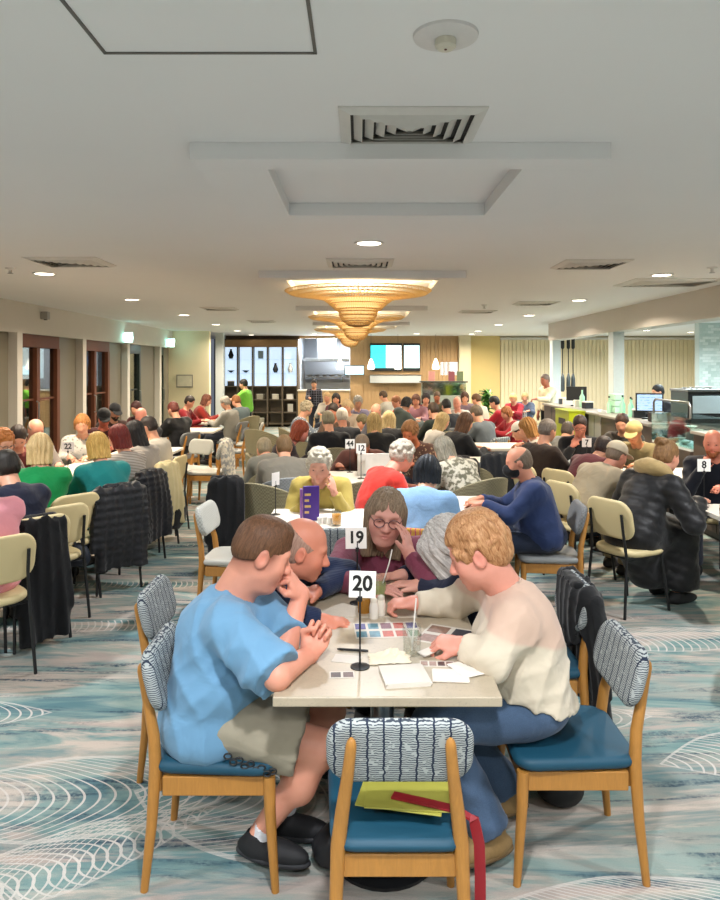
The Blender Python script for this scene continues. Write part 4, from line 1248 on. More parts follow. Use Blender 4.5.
def tub_chair(fab, legm):
    r = empty('tub_chair')
    bm = bmesh.new(); N = 28; rows = 7; grid = {}
    for side, rad in ((0, .285), (1, .250)):
        for i in range(N + 1):
            a = math.radians(-118 + 236 * i / N)          # 0 is straight behind the sitter
            top = .455 + .40 * (0.5 + 0.5 * math.cos(a * 1.02)) ** .75 + .0
            top = max(top, .52)
            for j in range(rows + 1):
                z = .36 + (top - .36) * j / rows; fl = 1 + .14 * (z - .36) / .5
                grid[side, i, j] = bm.verts.new((math.sin(a) * rad * fl, -math.cos(a) * rad * fl * 1.0 + .02, z))
    g = grid
    for i in range(N):
        for j in range(rows):
            bm.faces.new((g[0, i, j], g[0, i + 1, j], g[0, i + 1, j + 1], g[0, i, j + 1])); bm.faces.new((g[1, i, j], g[1, i, j + 1], g[1, i + 1, j + 1], g[1, i + 1, j]))
        bm.faces.new((g[0, i, rows], g[0, i + 1, rows], g[1, i + 1, rows], g[1, i, rows])); bm.faces.new((g[0, i, 0], g[1, i, 0], g[1, i + 1, 0], g[0, i + 1, 0]))
    for i in (0, N):
        for j in range(rows): bm.faces.new((g[0, i, j], g[0, i, j + 1], g[1, i, j + 1], g[1, i, j]))
    bmesh.ops.recalc_face_normals(bm, faces=bm.faces)
    mesh_obj('backrest', bm, fab, r, bevel=.008)
    mesh_obj('seat', bm_pad(bmesh.new(), [(p[0], p[1] + .03) for p in seat_outline(.47, .40, .46, .25)], .10, .03, lambda u, v, t: (u, v, .405 + t)), fab, r)
    for sx in (-1, 1):
        for sy, y in ((-1, -.17), (1, .20)): tube('leg', [(sx * .17, y, .37), (sx * .21, y + sy * .04, 0)], [.020, .012], legm, r, 10)
    return r

CH = {}
CH['timber'] = timber_chair(woven(), vinyl('#0f465c', .6))
CH['timber_grey'] = timber_chair(tweed('#77797a'), vinyl('#8b8d8c'))
CH['timber_pale'] = timber_chair(tweed('#b9bab2'), vinyl('#b8b6ac'))
CH['timber_bright'] = timber_chair(woven('#c9a24a', '#c23a78', '#d8813a', .03), vinyl('#0f465c', .6))
CH['cafe'] = cafe_chair(vinyl('#d9c796', .5), blackm)
CH['tub'] = tub_chair(tweed('#8b8468'), honey)
CH['tub_grey'] = tub_chair(tweed('#8d9294'), honey)
USED = set()
def chair(kind, x, y, yaw, label, group=None, s=1.0):
    if kind in USED: o = copy_tree(CH[kind])
    else: o = CH[kind]; USED.add(kind)
    o.location = (x, y, 0); o.rotation_euler = (0, 0, math.radians(yaw)); o.scale = (s, s, s)
    if 'group' in o: del o['group']
    return tag(o, label, 'chair', group)

def stone():
    t = NT('speckled_laminate'); v = t.coord()
    n = t.noise(v, 9, 5, .65, .6); f = t.noise(v, 130, 3)
    col = t.mix(n, srgb('#a3967f'), srgb('#c2b49c')); col = t.mix(t.ramp(f, [(.30, .35), (.42, 0.0)]), col, srgb('#8f867b'))
    return t.out(col, .38)
stone = stone()
def table_proto(w, l, name='dining_table', top=None, col=None):
    r = empty(name)
    mesh_obj('tabletop', bm_pad(bmesh.new(), rounded_outline(w, l, .02, 3), .034, .004, lambda u, v, t: (u, v, .733 + t), 2) if False else bm_box(bmesh.new(), (-w / 2, -l / 2, .716), (w / 2, l / 2, .750)), top or stone, r, smooth=False, bevel=.006)
    lathe('column', [(.038, .03), (.038, .69), (.10, .70), (.10, .716)], col or steel, r, 20)
    lathe('base', [(0, 0), (.19, 0), (.19, .012), (.06, .028), (.05, .04), (0, .04)], blackm, r, 28)
    return r
def round_proto(rad):
    r = empty('round_table')
    lathe('tabletop', [(0, .716), (rad - .006, .716), (rad, .722), (rad, .744), (rad - .006, .750), (0, .750)], plain('#e2d9cb', .35, name='pale_laminate'), r, 40)
    lathe('column', [(.038, .03), (.038, .69), (.10, .70), (.10, .716)], blackm, r, 20)
    lathe('base', [(0, 0), (.27, 0), (.27, .012), (.06, .028), (.05, .04), (0, .04)], blackm, r, 28)
    return r
pale = plain('#dfd8ca', .4, var=.05, scale=14, name='pale_laminate')
TB = {'square': table_proto(.733, .733), 'long': table_proto(.75, 1.35, top=pale, col=blackm), 'wide': table_proto(1.15, .75, top=pale, col=blackm), 'pale': table_proto(.735, .735, top=pale, col=blackm), 'round': round_proto(.38)}
TUSED = set()
def table(kind, x, y, label, group=None, yaw=0):
    if kind in TUSED: o = copy_tree(TB[kind])
    else: o = TB[kind]; TUSED.add(kind)
    o.location = (x, y, 0); o.rotation_euler = (0, 0, math.radians(yaw))
    return tag(o, label, 'table', group)

card_m = plain('#f2efe9', .5, var=.01, name='white_card'); ink = plain('#141414', .6, var=0, name='black_ink')
def number_sign(x, y, z, num, label, h=.335, yaw=0.0, tilt=0.0, w=.094):
    r = empty('table_number', (x, y, z), math.radians(yaw), label, 'table sign')
    lathe('base', [(0, 0), (.034, 0), (.034, .003), (.010, .008), (.005, .012), (0, .012)], blackm, r, 24)
    tube('post', [(0, 0, .01), (0, 0, h - .06)], .0032, blackm, r, 8)
    c = box('card', (-w / 2, -.0015, h - .094), (w / 2, .0015, h), card_m, r, bevel=.001); c.rotation_euler = (0, tilt, 0)
    box('clip', (-.008, -.006, h - .106), (.008, .006, h - .088), blackm, r, bevel=.001)
    if num:
        t_ = text('number', num, .074, ink, c, (0, -.002, h - .045), bold=.0022)
        t_.scale = (.95, 1, 1)
    return r

# ------------------------------------------------------------------ wall fittings and the back of the room
o = empty('notice_frame', (-4.62, 18.985, 1.43), 0, 'thin framed notice on the cream wall by the end of the glazed doors', 'picture')
box('frame', (-.22, -.02, -.17), (.22, .012, .17), plain('#8f8a7c', .5, name='frame_paint'), o, bevel=.004)
box('print', (-.19, -.024, -.14), (.19, -.021, .14), plain('#cfc8b0', .6, var=.2, scale=9, name='printed_sheet'), o, bevel=0)
for i, (y, lb) in enumerate(((15.1, 'third pair of doors'), (18.5, 'cream end wall'))):
    e = empty('exit_sign', (XL + .10, y, 2.42), 0, 'glowing pale cyan exit light box high on the soffit near the ' + lb, 'exit sign')
    box('housing', (-.09, -.03, -.11), (.09, .03, .11), plain('#e6e8e6', .4, name='white_plastic'), e, bevel=.006)
    box('lit_face', (-.08, -.036, -.10), (.08, -.0305, .10), emit('#b8f7ea', 5.0, 'exit_glow'), e, bevel=.003)
    area_light('exit_glow', (XL + .16, y - .08, 2.42), .25, 2.5, (.5, 1.0, .95), rot=(math.radians(90), 0, 0), shape='RECTANGLE', size_y=.12)
o = empty('sensor_box', (XL + .06, 11.2, 2.60), 0, 'small dark sensor box on the soffit above the doors', 'sensor'); box('housing', (-.06, -.05, -.06), (.05, .05, .06), plain('#a8a49c', .5, name='grey_plastic'), o, bevel=.008)
lathe('lens', [(0, -.075), (.025, -.07), (.03, -.06)], blackm, o, 12)

# display cabinet
cab = empty('display_cabinet', (-3.0, 21.55, 0), 0, 'tall dark timber display cabinet with glowing pale blue upper bays', 'cabinet')
dk = plain('#5c5142', .5, name='dark_timber'); X0, X1 = -1.12, 1.12
box('carcass_back', (X0, .36, .05), (X1, .42, 2.60), dk, cab, bevel=0)
box('cornice', (X0 - .03, -.02, 2.40), (X1 + .03, .42, 2.62), plain('#8a6a44', .5, name='timber'), cab, bevel=.005)
cols = np.linspace(X0, X1, 6)
for x in cols: box('upright', (x - .022, 0, 0), (x + .022, .36, 2.40), dk, cab, bevel=.003)
for z in (.08, .42, .80, 1.20, 1.60, 2.02): 
    for a, b in zip(cols, cols[1:]): box('shelf', (a + .022, .01, z), (b - .022, .36, z + (.03 if z < 1.3 else .012)), dk if z < 1.3 else glass('#e8f2f8', .05, .2, 'shelf_glass'), cab, bevel=.002)
for a, b in zip(cols, cols[1:]): box('lit_panel', (a + .022, .345, 1.23), (b - .022, .355, 2.40), emit('#c6dcf2', 1.15, 'backlit_panel'), cab, bevel=0)
random.seed(3)
def small(name, x, y, z, kind, hexc, label, s=1.0, group=None, cat=None):
    """little display pieces built round their own base"""
    m = plain(hexc, .4, name='glazed_ware')
    r = empty(name, (x, y, z), random.uniform(-.3, .3), label, cat or name.replace('_', ' '), group)
    if kind == 'bottle':
        lathe('body', [(0, 0), (.035 * s, 0), (.036 * s, .15 * s), (.012 * s, .20 * s), (.012 * s, .25 * s), (0, .25 * s)], m, r, 14); lathe('cap', [(0, .275 * s), (.013 * s, .275 * s), (.014 * s, .25 * s)], blackm, r, 12)
    elif kind == 'vase':
        lathe('body', [(0, 0), (.05 * s, 0), (.085 * s, .10 * s), (.05 * s, .20 * s), (.03 * s, .26 * s), (.045 * s, .29 * s), (.038 * s, .285 * s), (.02 * s, .24 * s)], m, r, 18); lathe('foot', [(0, 0), (.056 * s, 0), (.05 * s, .012 * s)], m, r, 18)
    elif kind == 'bowl':
        lathe('body', [(0, .012 * s), (.04 * s, .012 * s), (.12 * s, .07 * s), (.115 * s, .07 * s), (.04 * s, .02 * s), (0, .02 * s)], m, r, 18); lathe('foot', [(0, 0), (.045 * s, 0), (.04 * s, .014 * s)], m, r, 18)
    elif kind == 'box':
        box('carton', (-.10 * s, -.07 * s, 0), (.10 * s, .07 * s, .15 * s), m, r, bevel=.004); box('lid', (-.104 * s, -.074 * s, .13 * s), (.104 * s, .074 * s, .156 * s), plain('#d9d4c8', .5, name='card'), r, bevel=.003)
    elif kind == 'book':
        box('cover', (-.08 * s, -.015, 0), (.08 * s, .015, .24 * s), m, r, bevel=.003); box('pages', (-.07 * s, -.011, .004), (.083 * s, .011, .236 * s), plain('#e8e2d2', .7, name='paper'), r, bevel=0)
    return r
cx = (cols[:-1] + cols[1:]) / 2 - 3.0
for i, (c, z, k, hx, lb) in enumerate(((0, 1.99 + .06, 'vase', '#15171a', 'black vase on the top lit shelf of the display cabinet'), (0, 1.63, 'bowl', '#1b1d20', 'low dark bowl on a lit cabinet shelf below the black vase'),
        (1, 1.63, 'bowl', '#22242a', 'dark bowl on the lit cabinet shelf above the green-shirted person'), (0, 1.23, 'box', '#33383c', 'dark box on the lowest lit cabinet shelf'),
        (3, 1.63, 'vase', '#2a2f38', 'small dark vase in the fourth lit cabinet bay'), (4, 1.63, 'vase', '#dfe6ea', 'white vase in the end bay of the cabinet beside the servery'),
        (2, .83, 'box', '#b9b3a2', 'pale carton in the middle lower bay of the cabinet'), (3, .83, 'box', '#c9c4b4', 'pale carton in the fourth lower bay of the cabinet'), (4, .83, 'box', '#e8e6df', 'white carton in the end lower bay of the cabinet'),
        (4, .45, 'book', '#e6e2d8', 'upright white folder in the end lower bay of the cabinet'), (2, .11, 'box', '#c2bda8', 'pale carton on the bottom shelf of the cabinet'), (2, 2.05, 'book', '#9fb4c4', 'grey-blue book on the top lit shelf, third cabinet bay'))):
    small({'vase': 'vase', 'bowl': 'bowl', 'box': 'storage_box', 'book': 'folder'}[k], cx[c], 21.74, z, k, hx, lb)

# servery: counter, hood, shelf, screens
sv = empty('servery_counter', (-1.07, 21.75, 0), 0, 'oak-fronted servery counter before the bright kitchen opening', 'counter')
box('front_panel', (-.78, -.22, 0), (.76, .0, 1.08), oak, sv, bevel=.004); box('worktop', (-.80, -.26, 1.08), (.78, .20, 1.12), plain('#d9d4c8', .35, name='worktop'), sv, bevel=.004)
kh = empty('extraction_hood', (-1.07, 23.3, 1.98), 0, 'stainless steel extraction hood inside the kitchen', 'hood')
bm = bmesh.new(); bm_box(bm, (-.72, -.45, 0), (.72, .45, .10)); mesh_obj('canopy', bm, plain('#ccd4da', .4, name='pale_steel'), kh, smooth=False, bevel=.006); box('duct', (-.3, -.2, .10), (.3, .2, .76), plain('#d4dade', .4, name='pale_steel'), kh, bevel=.004)
for k in range(3): box('filter_panel', (-.66 + k * .45, -.462, .012), (-.24 + k * .45, -.452, .088), plain('#b8c2cc', .3, metal=.6, name='filter'), kh, bevel=.003)
ks = empty('kitchen_shelf', (-1.07, 23.95, 1.45), 0, 'steel wall shelf in the kitchen with crockery', 'shelf'); box('board', (-.72, -.2, 0), (.72, .2, .03), steel, ks, bevel=.003)
for q in (-.5, .5): box('bracket', (q - .015, -.15, -.15), (q + .015, .2, 0), steel, ks, bevel=.003)
for k in range(6): small('bowl', -1.68 + k * .25, 23.95, 1.48, 'bowl', '#e8e8e4', 'white bowl on the steel kitchen shelf', 1.0, 'bowls on the kitchen shelf')
kb = empty('kitchen_bench', (-1.07, 23.6, 0), 0, 'stainless kitchen bench behind the servery', 'bench'); box('bench_top', (-.75, -.3, .88), (.75, .3, .92), steel, kb, bevel=.004)
for q in (-1, 1):
    for p in (-1, 1): tube('leg', [(q * .7, p * .26, 0), (q * .7, p * .26, .88)], .02, steel, kb, 10)

def screen_mat(name, a, b, e=1.3, rows=26.0, seed=0.0):
    t = NT(name); v = t.coord(); s = t.n('SeparateXYZ', ins={0: v})
    rowm = t.math('GREATER_THAN', t.math('FRACT', t.math('MULTIPLY', s.outputs[2], rows)), .62)
    blk = t.math('GREATER_THAN', t.noise(t.n('Mapping', ins={'Vector': v, 'Scale': (8, 1, 30), 'Location': (seed, 0, 0)}).outputs[0], 2.0, 1), .52)
    col = t.mix(t.math('MULTIPLY', t.math('MULTIPLY', rowm, blk), .6), srgb(a), srgb(b))
    return t.out(col, .3, Emission_Color=col, Emission_Strength=e)
ts = []
for x0, x1, a, b, lb, split in ((.30, 1.28, '#f0f6f8', '#7fb9c6', 'wall menu screen with a cyan panel and a white panel over the servery', True), (1.32, 1.83, '#cfeef0', '#7ab8bd', 'pale green wall menu screen beside the cyan one', False)):
    s_ = empty('menu_screen', (x0, 21.90, 2.10), 0, lb, 'screen'); w = x1 - x0
    box('casing', (0, 0, -.42), (w, .06, .42), plain('#20262a', .4, name='screen_casing'), s_, bevel=.006)
    if split:
        box('display', (.02, -.006, -.33), (w * .5, -.001, .36), screen_mat('screen_cyan', '#45dbe6', '#2ba9b8'), s_, bevel=0); box('display', (w * .5, -.006, -.33), (w - .02, -.001, .36), screen_mat('screen_white', a, b, 1.3, 22, 3), s_, bevel=0)
    else: box('display', (.02, -.006, -.33), (w - .02, -.001, .36), screen_mat('screen_pale', a, b, 1.3, 18, 7), s_, bevel=0)
s_ = empty('order_monitor', (-.17, 21.72, 1.70), 0, 'small pale blue order monitor on the oak pier of the servery', 'screen')
box('casing', (-.30, 0, -.15), (.30, .05, .15), plain('#2a3238', .4, name='screen_casing'), s_, bevel=.005); box('display', (-.28, -.005, -.13), (.28, -.001, .13), screen_mat('screen_order', '#bfe8f4', '#6fb5cf', 1.2), s_, bevel=0); box('bracket', (-.05, .05, -.05), (.05, .24, .05), blackm, s_, bevel=.003)
sh = empty('display_ledge', (1.07, 21.86, 1.42), 0, 'long white ledge below the menu screens', 'shelf'); box('board', (-.77, -.14, -.10), (.77, .10, .14), plain('#d5dadb', .4, name='white_laminate'), sh, bevel=.005); box('edge_strip', (-.77, -.15, .12), (.77, -.14, .15), steel, sh, bevel=.002)
for i, (x, lb) in enumerate(((-.58, 'kitchen opening'), (.32, 'cyan menu screen edge'), (1.10, 'white menu panel'), (2.20, 'reception booth'))):
    r = empty('glass_pendant', (x, 20.9, CEIL), 0, 'small white glass pendant light hanging by the ' + lb, 'pendant light')
    tube('cord', [(0, 0, 0), (0, 0, -.72)], .004, blackm, r, 6); lathe('shade', [(.02, -.70), (.05, -.76), (.09, -.88), (.11, -.98), (.09, -1.02), (0, -1.03)], emit('#fff3dc', 2.2, 'opal_glass'), r, 18)
# reception booth
rb = empty('reception_booth', (2.38, 20.6, 0), 0, 'grey-green reception booth with a glass front and dark top rail', 'counter')
box('base_panel', (-.62, -.3, 0), (.62, .3, 1.0), plain('#8f958a', .5, name='grey_laminate'), rb, bevel=.005); box('glass_screen', (-.62, -.29, 1.0), (.62, -.28, 1.36), glass('#c5d6cc', .05, .25, 'booth_glass'), rb, bevel=0)
box('back_panel', (-.62, .1, 1.0), (.62, .13, 1.34), plain('#b9c2b4', .5, name='grey_laminate'), rb, bevel=0); box('top_rail', (-.66, -.32, 1.36), (.66, .32, 1.40), plain('#3b403c', .4, name='dark_rail'), rb, bevel=.004)
for i, (x, hx) in enumerate(((2.05, '#c98f88'), (2.62, '#8e4f58'), (2.86, '#6d7a5a'))): small('photo_frame', x, 20.6, 1.40, 'book', hx, ('pink', 'maroon', 'olive')[i] + ' upright framed card on the reception booth', 1.15, None, 'frame')
dw = structure(box('window_1', (2.45, YB - .02, 1.55), (2.98, YB - .005, 1.95), emit('#dfeaf2', 1.2, 'lit_opening'), bevel=0))

# big potted plant
def plant(x, y, label):
    r = empty('potted_plant', (x, y, 0), 0, label, 'plant')
    lathe('pot', [(0, 0), (.15, 0), (.19, .38), (.20, .40), (.17, .40), (.16, .36), (0, .36)], plain('#4b4640', .6, name='pot_glaze'), r, 20)
    tube('stem', [(0, 0, .34), (.01, 0, .7), (0, .01, .95)], [.02, .015, .01], plain('#4a4a2a', .7, name='bark'), r, 8)
    lm = [plain(c, .45, name='leaf_green') for c in ('#3f7a2c', '#58963a', '#2f6426')]
    lme = []
    for m_ in lm:
        bm = bmesh.new(); L = []
        for i in range(6):
            t_ = i / 5; w_ = .045 * math.sin(math.pi * (t_ * .92 + .04)); y_ = .34 * t_; z_ = .10 * t_ - .22 * t_ * t_
            L.append([bm.verts.new((-w_, y_, z_ + .012)), bm.verts.new((0, y_, z_)), bm.verts.new((w_, y_, z_ + .012))])
        for a, b in zip(L, L[1:]):
            for k in (0, 1): bm.faces.new((a[k], a[k + 1], b[k + 1], b[k]))
        me = bpy.data.meshes.new('leaf'); bm.to_mesh(me); bm.free(); me.materials.append(m_); lme.append(me)
    rnd = random.Random(4)
    for k in range(70):
        l = bpy.data.objects.new('leaf', rnd.choice(lme)); link(l, r); a = rnd.uniform(0, 6.283)
        l.location = (.06 * math.sin(a), -.06 * math.cos(a), rnd.uniform(.65, 1.12)); l.rotation_euler = (rnd.uniform(-.2, 1.2), rnd.uniform(-.4, .4), a); s__ = rnd.uniform(.7, 1.1); l.scale = (s__,) * 3
    return r
plant(3.1, 17.6, 'bushy green potted plant standing by the cream pillar')
plant(XL - 1.3, 13.4, 'leafy potted plant outside behind the first glazed doors')
plant(XL - 1.5, 15.6, 'leafy potted plant outside behind the second glazed doors')

# ------------------------------------------------------------------ the bar
brown = plain('#4a3f37', .5, var=.1, scale=8, name='bar_laminate')
def bar_counter(y0, y1, label, front, x0=3.66, x1=4.10, z=1.08):
    r = empty('bar_counter', ((x0 + x1) / 2, (y0 + y1) / 2, 0), 0, label, 'counter'); w, l = (x1 - x0) / 2, (y1 - y0) / 2 - .004
    box('front_panel', (-w + .02, -l, .08), (w, l, z - .035), front, r, bevel=.003); box('worktop', (-w - .02, -l, z - .035), (w, l, z), plain('#8d8880', .35, name='bar_top'), r, bevel=.004); box('kickboard', (-w + .06, -l, 0), (w, l, .08), blackm, r, bevel=0)
    n = max(2, int(round((y1 - y0) / .6)))
    for k in range(1, n): box('joint_strip', (-w + .016, -l + k * 2 * l / n - .003, .08), (-w + .021, -l + k * 2 * l / n + .003, z - .035), darkm, r, bevel=0)
    return r
bar_counter(11.62, 14.4, 'brown bar counter section at the end by the hanging rods', brown)
bar_counter(11.02, 11.60, 'narrow grey bar counter section between brown ones', plain('#8d8d8c', .5, name='grey_laminate'))
bar_counter(9.08, 11.0, 'brown bar counter section under the blue till screen', brown)
bar_counter(6.4, 7.95, 'brown bar counter section behind the bearded man', brown, z=1.10)
gb = empty('lime_bin', (3.50, 12.02, 0), 0, 'tall lime green bin stand before the bar counter', 'bin'); box('body', (-.13, -.4, 0), (.13, .4, 1.06), plain('#a9b417', .4, name='lime_laminate'), gb, bevel=.006); box('lid', (-.14, -.41, 1.06), (.14, .41, 1.09), plain('#8f9a12', .4, name='lime_laminate'), gb, bevel=.004); box('slot', (-.132, -.2, .85), (-.129, .2, .95), blackm, gb, bevel=0)
gc = empty('cake_cabinet', (3.88, 8.52, 0), 0, 'glass cake display case set into the bar counter', 'display case')
box('base', (-.22, -.54, 0), (.22, .54, .86), brown, gc, bevel=.004); box('deck', (-.21, -.53, .86), (.21, .53, .89), plain('#e8eeee', .3, name='white_deck'), gc, bevel=.002)
for nm, lo, hi in (('front_glass', (-.215, -.53, .89), (-.208, .53, 1.22)), ('end_glass', (-.21, -.535, .89), (.21, -.528, 1.22)), ('end_glass', (-.21, .528, .89), (.21, .535, 1.22)), ('top_glass', (-.215, -.535, 1.22), (.21, .535, 1.228))): box(nm, lo, hi, glass('#e6f4f2', .02, .18, 'case_glass'), gc, bevel=0)
box('glass_shelf', (-.19, -.52, 1.05), (.20, .52, 1.056), glass('#d8eeea', .02, .2, 'case_glass'), gc, bevel=0)
bm = bmesh.new(); bm_tube(bm, [(-.2, -.5, 1.228), (-.2, -.5, 1.36), (-.2, -.45, 1.40), (-.2, .45, 1.40), (-.2, .5, 1.36), (-.2, .5, 1.228)], .014, 10); mesh_obj('rail', bm, steel, gc)
area_light('case_lamp', (3.88, 8.52, 1.20), .8, 3, COOL, shape='RECTANGLE', size_y=.2)
for k in range(6): small('cake_plate', 3.80 + .14 * (k % 2), 8.12 + .15 * k, .89 if k % 3 else 1.056, 'bowl', ('#e8dcc8', '#c9a27a', '#d8d0c4')[k % 3], 'small dish inside the glass cake case', .6, 'dishes in the cake case', 'dish')
def monitor(x, y, z, yaw, hexc, label, w=.36, h=.26):
    r = empty('till_screen', (x, y, z), math.radians(yaw), label, 'till screen')
    box('foot', (-.10, -.08, 0), (.10, .08, .02), blackm, r, bevel=.004); box('stalk', (-.02, .0, .02), (.02, .03, .14), blackm, r, bevel=.003)
    box('casing', (-w / 2, -.02, .10), (w / 2, .03, .10 + h), blackm, r, bevel=.006); box('display', (-w / 2 + .02, -.026, .12), (w / 2 - .02, -.021, .08 + h), screen_mat('till_display', hexc, '#4f7fb0', .9), r, bevel=0)
    return r
monitor(4.0, 9.95, 1.08, -20, '#a9c8e8', 'pale blue till screen on the bar counter')
monitor(4.0, 13.3, 1.08, 160, '#c0d0d8', 'back of a till screen by the hanging rods on the bar')
cm = empty('coffee_machine', (4.78, 10.2, 0), 0, 'black and steel coffee machine on a stand behind the bar', 'coffee machine')
box('stand', (-.28, -.3, 0), (.28, .3, 1.02), plain('#6b6660', .5, name='stand'), cm, bevel=.005); box('body', (-.26, -.28, 1.02), (.26, .28, 1.46), plain('#2a2c2e', .3, name='machine_black'), cm, bevel=.01); box('front_panel', (-.20, -.285, 1.16), (.20, -.279, 1.40), plain('#aebcc0', .3, name='machine_steel'), cm, bevel=.002); box('cup_rail', (-.27, -.29, 1.46), (.27, .29, 1.49), steel, cm, bevel=.003)
for k in range(5): small('cup', 4.60 + .09 * k, 10.2, 1.49, 'bowl', '#eceae4', 'white cup on top of the coffee machine', .36, 'cups on the coffee machine')
for k, (y, hx, s_) in enumerate(((10.9, '#9fd8b4', 1.0), (10.72, '#8ccfa8', 1.15), (10.55, '#b4e3c4', 1.0), (10.4, '#8fd0b0', 1.1), (10.28, '#bfe6cf', .9), (11.3, '#a9d8bc', 1.0), (12.9, '#a6d7b9', 1.3))):
    small('bottle', 3.98 - .07 * (k % 2), y, 1.08, 'bottle', hx, 'pale green bottle on the bar counter', s_ * .95, 'pale green bottles on the bar')
for k, (y, hx) in enumerate(((10.2, '#303438'), (12.5, '#26282c'), (13.0, '#d4d2cc'), (13.7, '#dcdad4'), (14.0, '#40444a'))): small('canister', 3.95, y, 1.08, 'box', hx, ('dark', 'black', 'ivory', 'white', 'charcoal')[k] + ' lidded canister on the bar counter', .8)
tp = empty('till_printer', (3.9, 9.4, 1.08), .1, 'black receipt printer beside the till screen', 'printer'); box('body', (-.09, -.12, 0), (.09, .12, .13), blackm, tp, bevel=.012); box('paper_slot', (-.06, -.02, .13), (.06, .02, .134), plain('#e8e6e2', .5, name='paper'), tp, bevel=0)
ct = empty('crate_stack', (3.92, 10.62, 1.08), 0, 'translucent mint green crate standing behind the bottles on the bar', 'crate')
ct.location = (4.02, 11.3, 1.08)
for k in range(3): box('crate', (-.07, -.14, .006 + k * .10), (.07, .14, .098 + k * .10), plain('#b9e6cc', .3, name='mint_plastic'), ct, bevel=.008)
# black rods hanging over the bar end
for k, (x_, y, lb) in enumerate(((4.53, 16.1, 'first'), (4.66, 16.1, 'middle'), (4.78, 16.15, 'last'))):
    r = empty('hanging_rod', (x_, y, CEIL), 0, lb + ' slim black rod with grey body hanging over the bar from its end column', 'hanging lamp')
    lathe('ceiling_cap', [(0, 0), (.04, 0), (.04, -.52), (.015, -.55), (0, -.55)], blackm, r, 14); tube('rod', [(0, 0, -.5), (0, 0, -1.12)], .011, blackm, r, 8)
    lathe('lamp_body', [(0, -1.08), (.02, -1.10), (.045, -1.20), (.05, -1.46), (.03, -1.50), (0, -1.50)], plain('#5a5f62', .35, metal=.4, name='lamp_grey'), r, 16)
# ------------------------------------------------------------------ the front table and its people
TT = 'speckled pale stone table '
table('square', .0875, 2.657, TT + 'with sign 20, where the man in the blue tee leans')
table('square', .0875, 3.394, TT + 'with sign 19, where the maroon woman rests her head')
chair('timber', -.505, 2.67, -90, 'patterned timber dining chair with teal seat under the man in blue shorts and tee')
chair('timber', -.72, 3.32, -90, 'patterned timber dining chair behind the bald man in navy')
chair('timber', .76, 2.70, 90, 'patterned timber dining chair with teal seat under the woman in cream')
chair('timber', .80, 3.42, 90, 'patterned timber chair hung with a black jacket beside the front table')
chair('timber', .115, 2.285, 0, 'empty patterned timber chair with a yellow folder on its teal seat')
chair('timber', .14, 4.02, 180, 'patterned timber chair under the woman in maroon')
A = lambda *p: np.array(p, float)
def px(u, v, d): return np.array(P(u, v, d))

def custom(base, sp, over, label, vox=.0052):
    yaw = base.pop('yaw'); org = np.array(base.pop('org')); J = move_pose(pose_seated(**base), math.radians(yaw), org)
    J.update(over)
    if 'pelvis' in over or 'neck' in over:
        J['d0'] = unit(J['waist'] - J['pelvis']); J['d1'] = unit(J['chest'] - J['waist']); J['d2'] = unit(J['neck'] - J['chest'])
    sp['thin'] = True; sp.setdefault('gvox', .0085); o = build_person(J, sp, vox, origin=(org[0], org[1], 0)); tag(o, label, 'person'); return o, J

def headrot(yaw, pitch, roll=0): return rotz(math.radians(yaw)) @ rotx(-math.radians(pitch)) @ roty(math.radians(roll))

# man in the blue tee
blue, _ = custom(dict(yaw=-90, org=(-.56, 2.68, 0)),
    dict(skin='#e2a188', hs=1.10, fat=.010, belly=.060, w=1.10, top='tee', topc=('#6d9abb', 'jersey'), low='shorts', lowc=('#9a927f', 'jersey'), shoe='#17181b', sole='#232428', hair=[('fade', ('#553722', '#745036'))], buzz=(.36, .30, .27), blush=.8, brow=(.6, .5, .4), ease=.020, crease=.010, drop=.17, tcut=1.0, lease=.02, limb=1.12, eyes=True, hand=1.08, stubble=.3),
    dict(pelvis=A(-.565, 2.68, .535), waist=A(-.565, 2.68, .65), chest=A(-.545, 2.69, .80), neck=A(-.468, 2.71, .955), head=px(263, 552, 2.69), headR=headrot(-74, 24),
         shR=A(-.46, 2.51, .895), shL=A(-.45, 2.89, .89), right=unit(A(-.05, -1, 0)),
         elR=px(277, 676, 2.36), wrR=px(310, 654, 2.56), hdR=A(.05, .05, .09), hnR=A(.35, .9, .1), hpR='fist',
         elL=px(286, 644, 2.665), wrL=px(301, 594, 2.75), hdL=A(-.05, -.02, .08), hnL=A(1, -.12, .25), hpL='fist',
         hipR=A(-.49, 2.58, .535), hipL=A(-.49, 2.79, .535), knR=A(-.135, 2.55, .45), knL=A(-.12, 2.79, .47),
         anR=A(-.365, 2.60, .115), toeR=A(-.22, 2.55, .06), anL=A(-.30, 2.75, .10), toeL=A(-.15, 2.72, .05)),
    'broad man in a light blue tee and grey shorts, fist at his mouth')
bm = bmesh.new(); cp = [Pz(0, 400, .5)] * 0
for k in range(9):
    c = P(228 + 5.6 * k, 758 + 1.9 * k + (2 if k % 2 else -2), 2.455)
    bm_tube(bm, [c + Vector((.013 * math.cos(a), -.002, .009 * math.sin(a))) for a in np.linspace(0, 2 * math.pi, 13)], .003, 6, caps=False)
kc = mesh_obj('key_chain', bm, blackm, blue); kc.matrix_parent_inverse = blue.matrix_world.inverted(); kc.location = -blue.location; kc.matrix_parent_inverse = Matrix()
kc['kind'] = 'stuff'

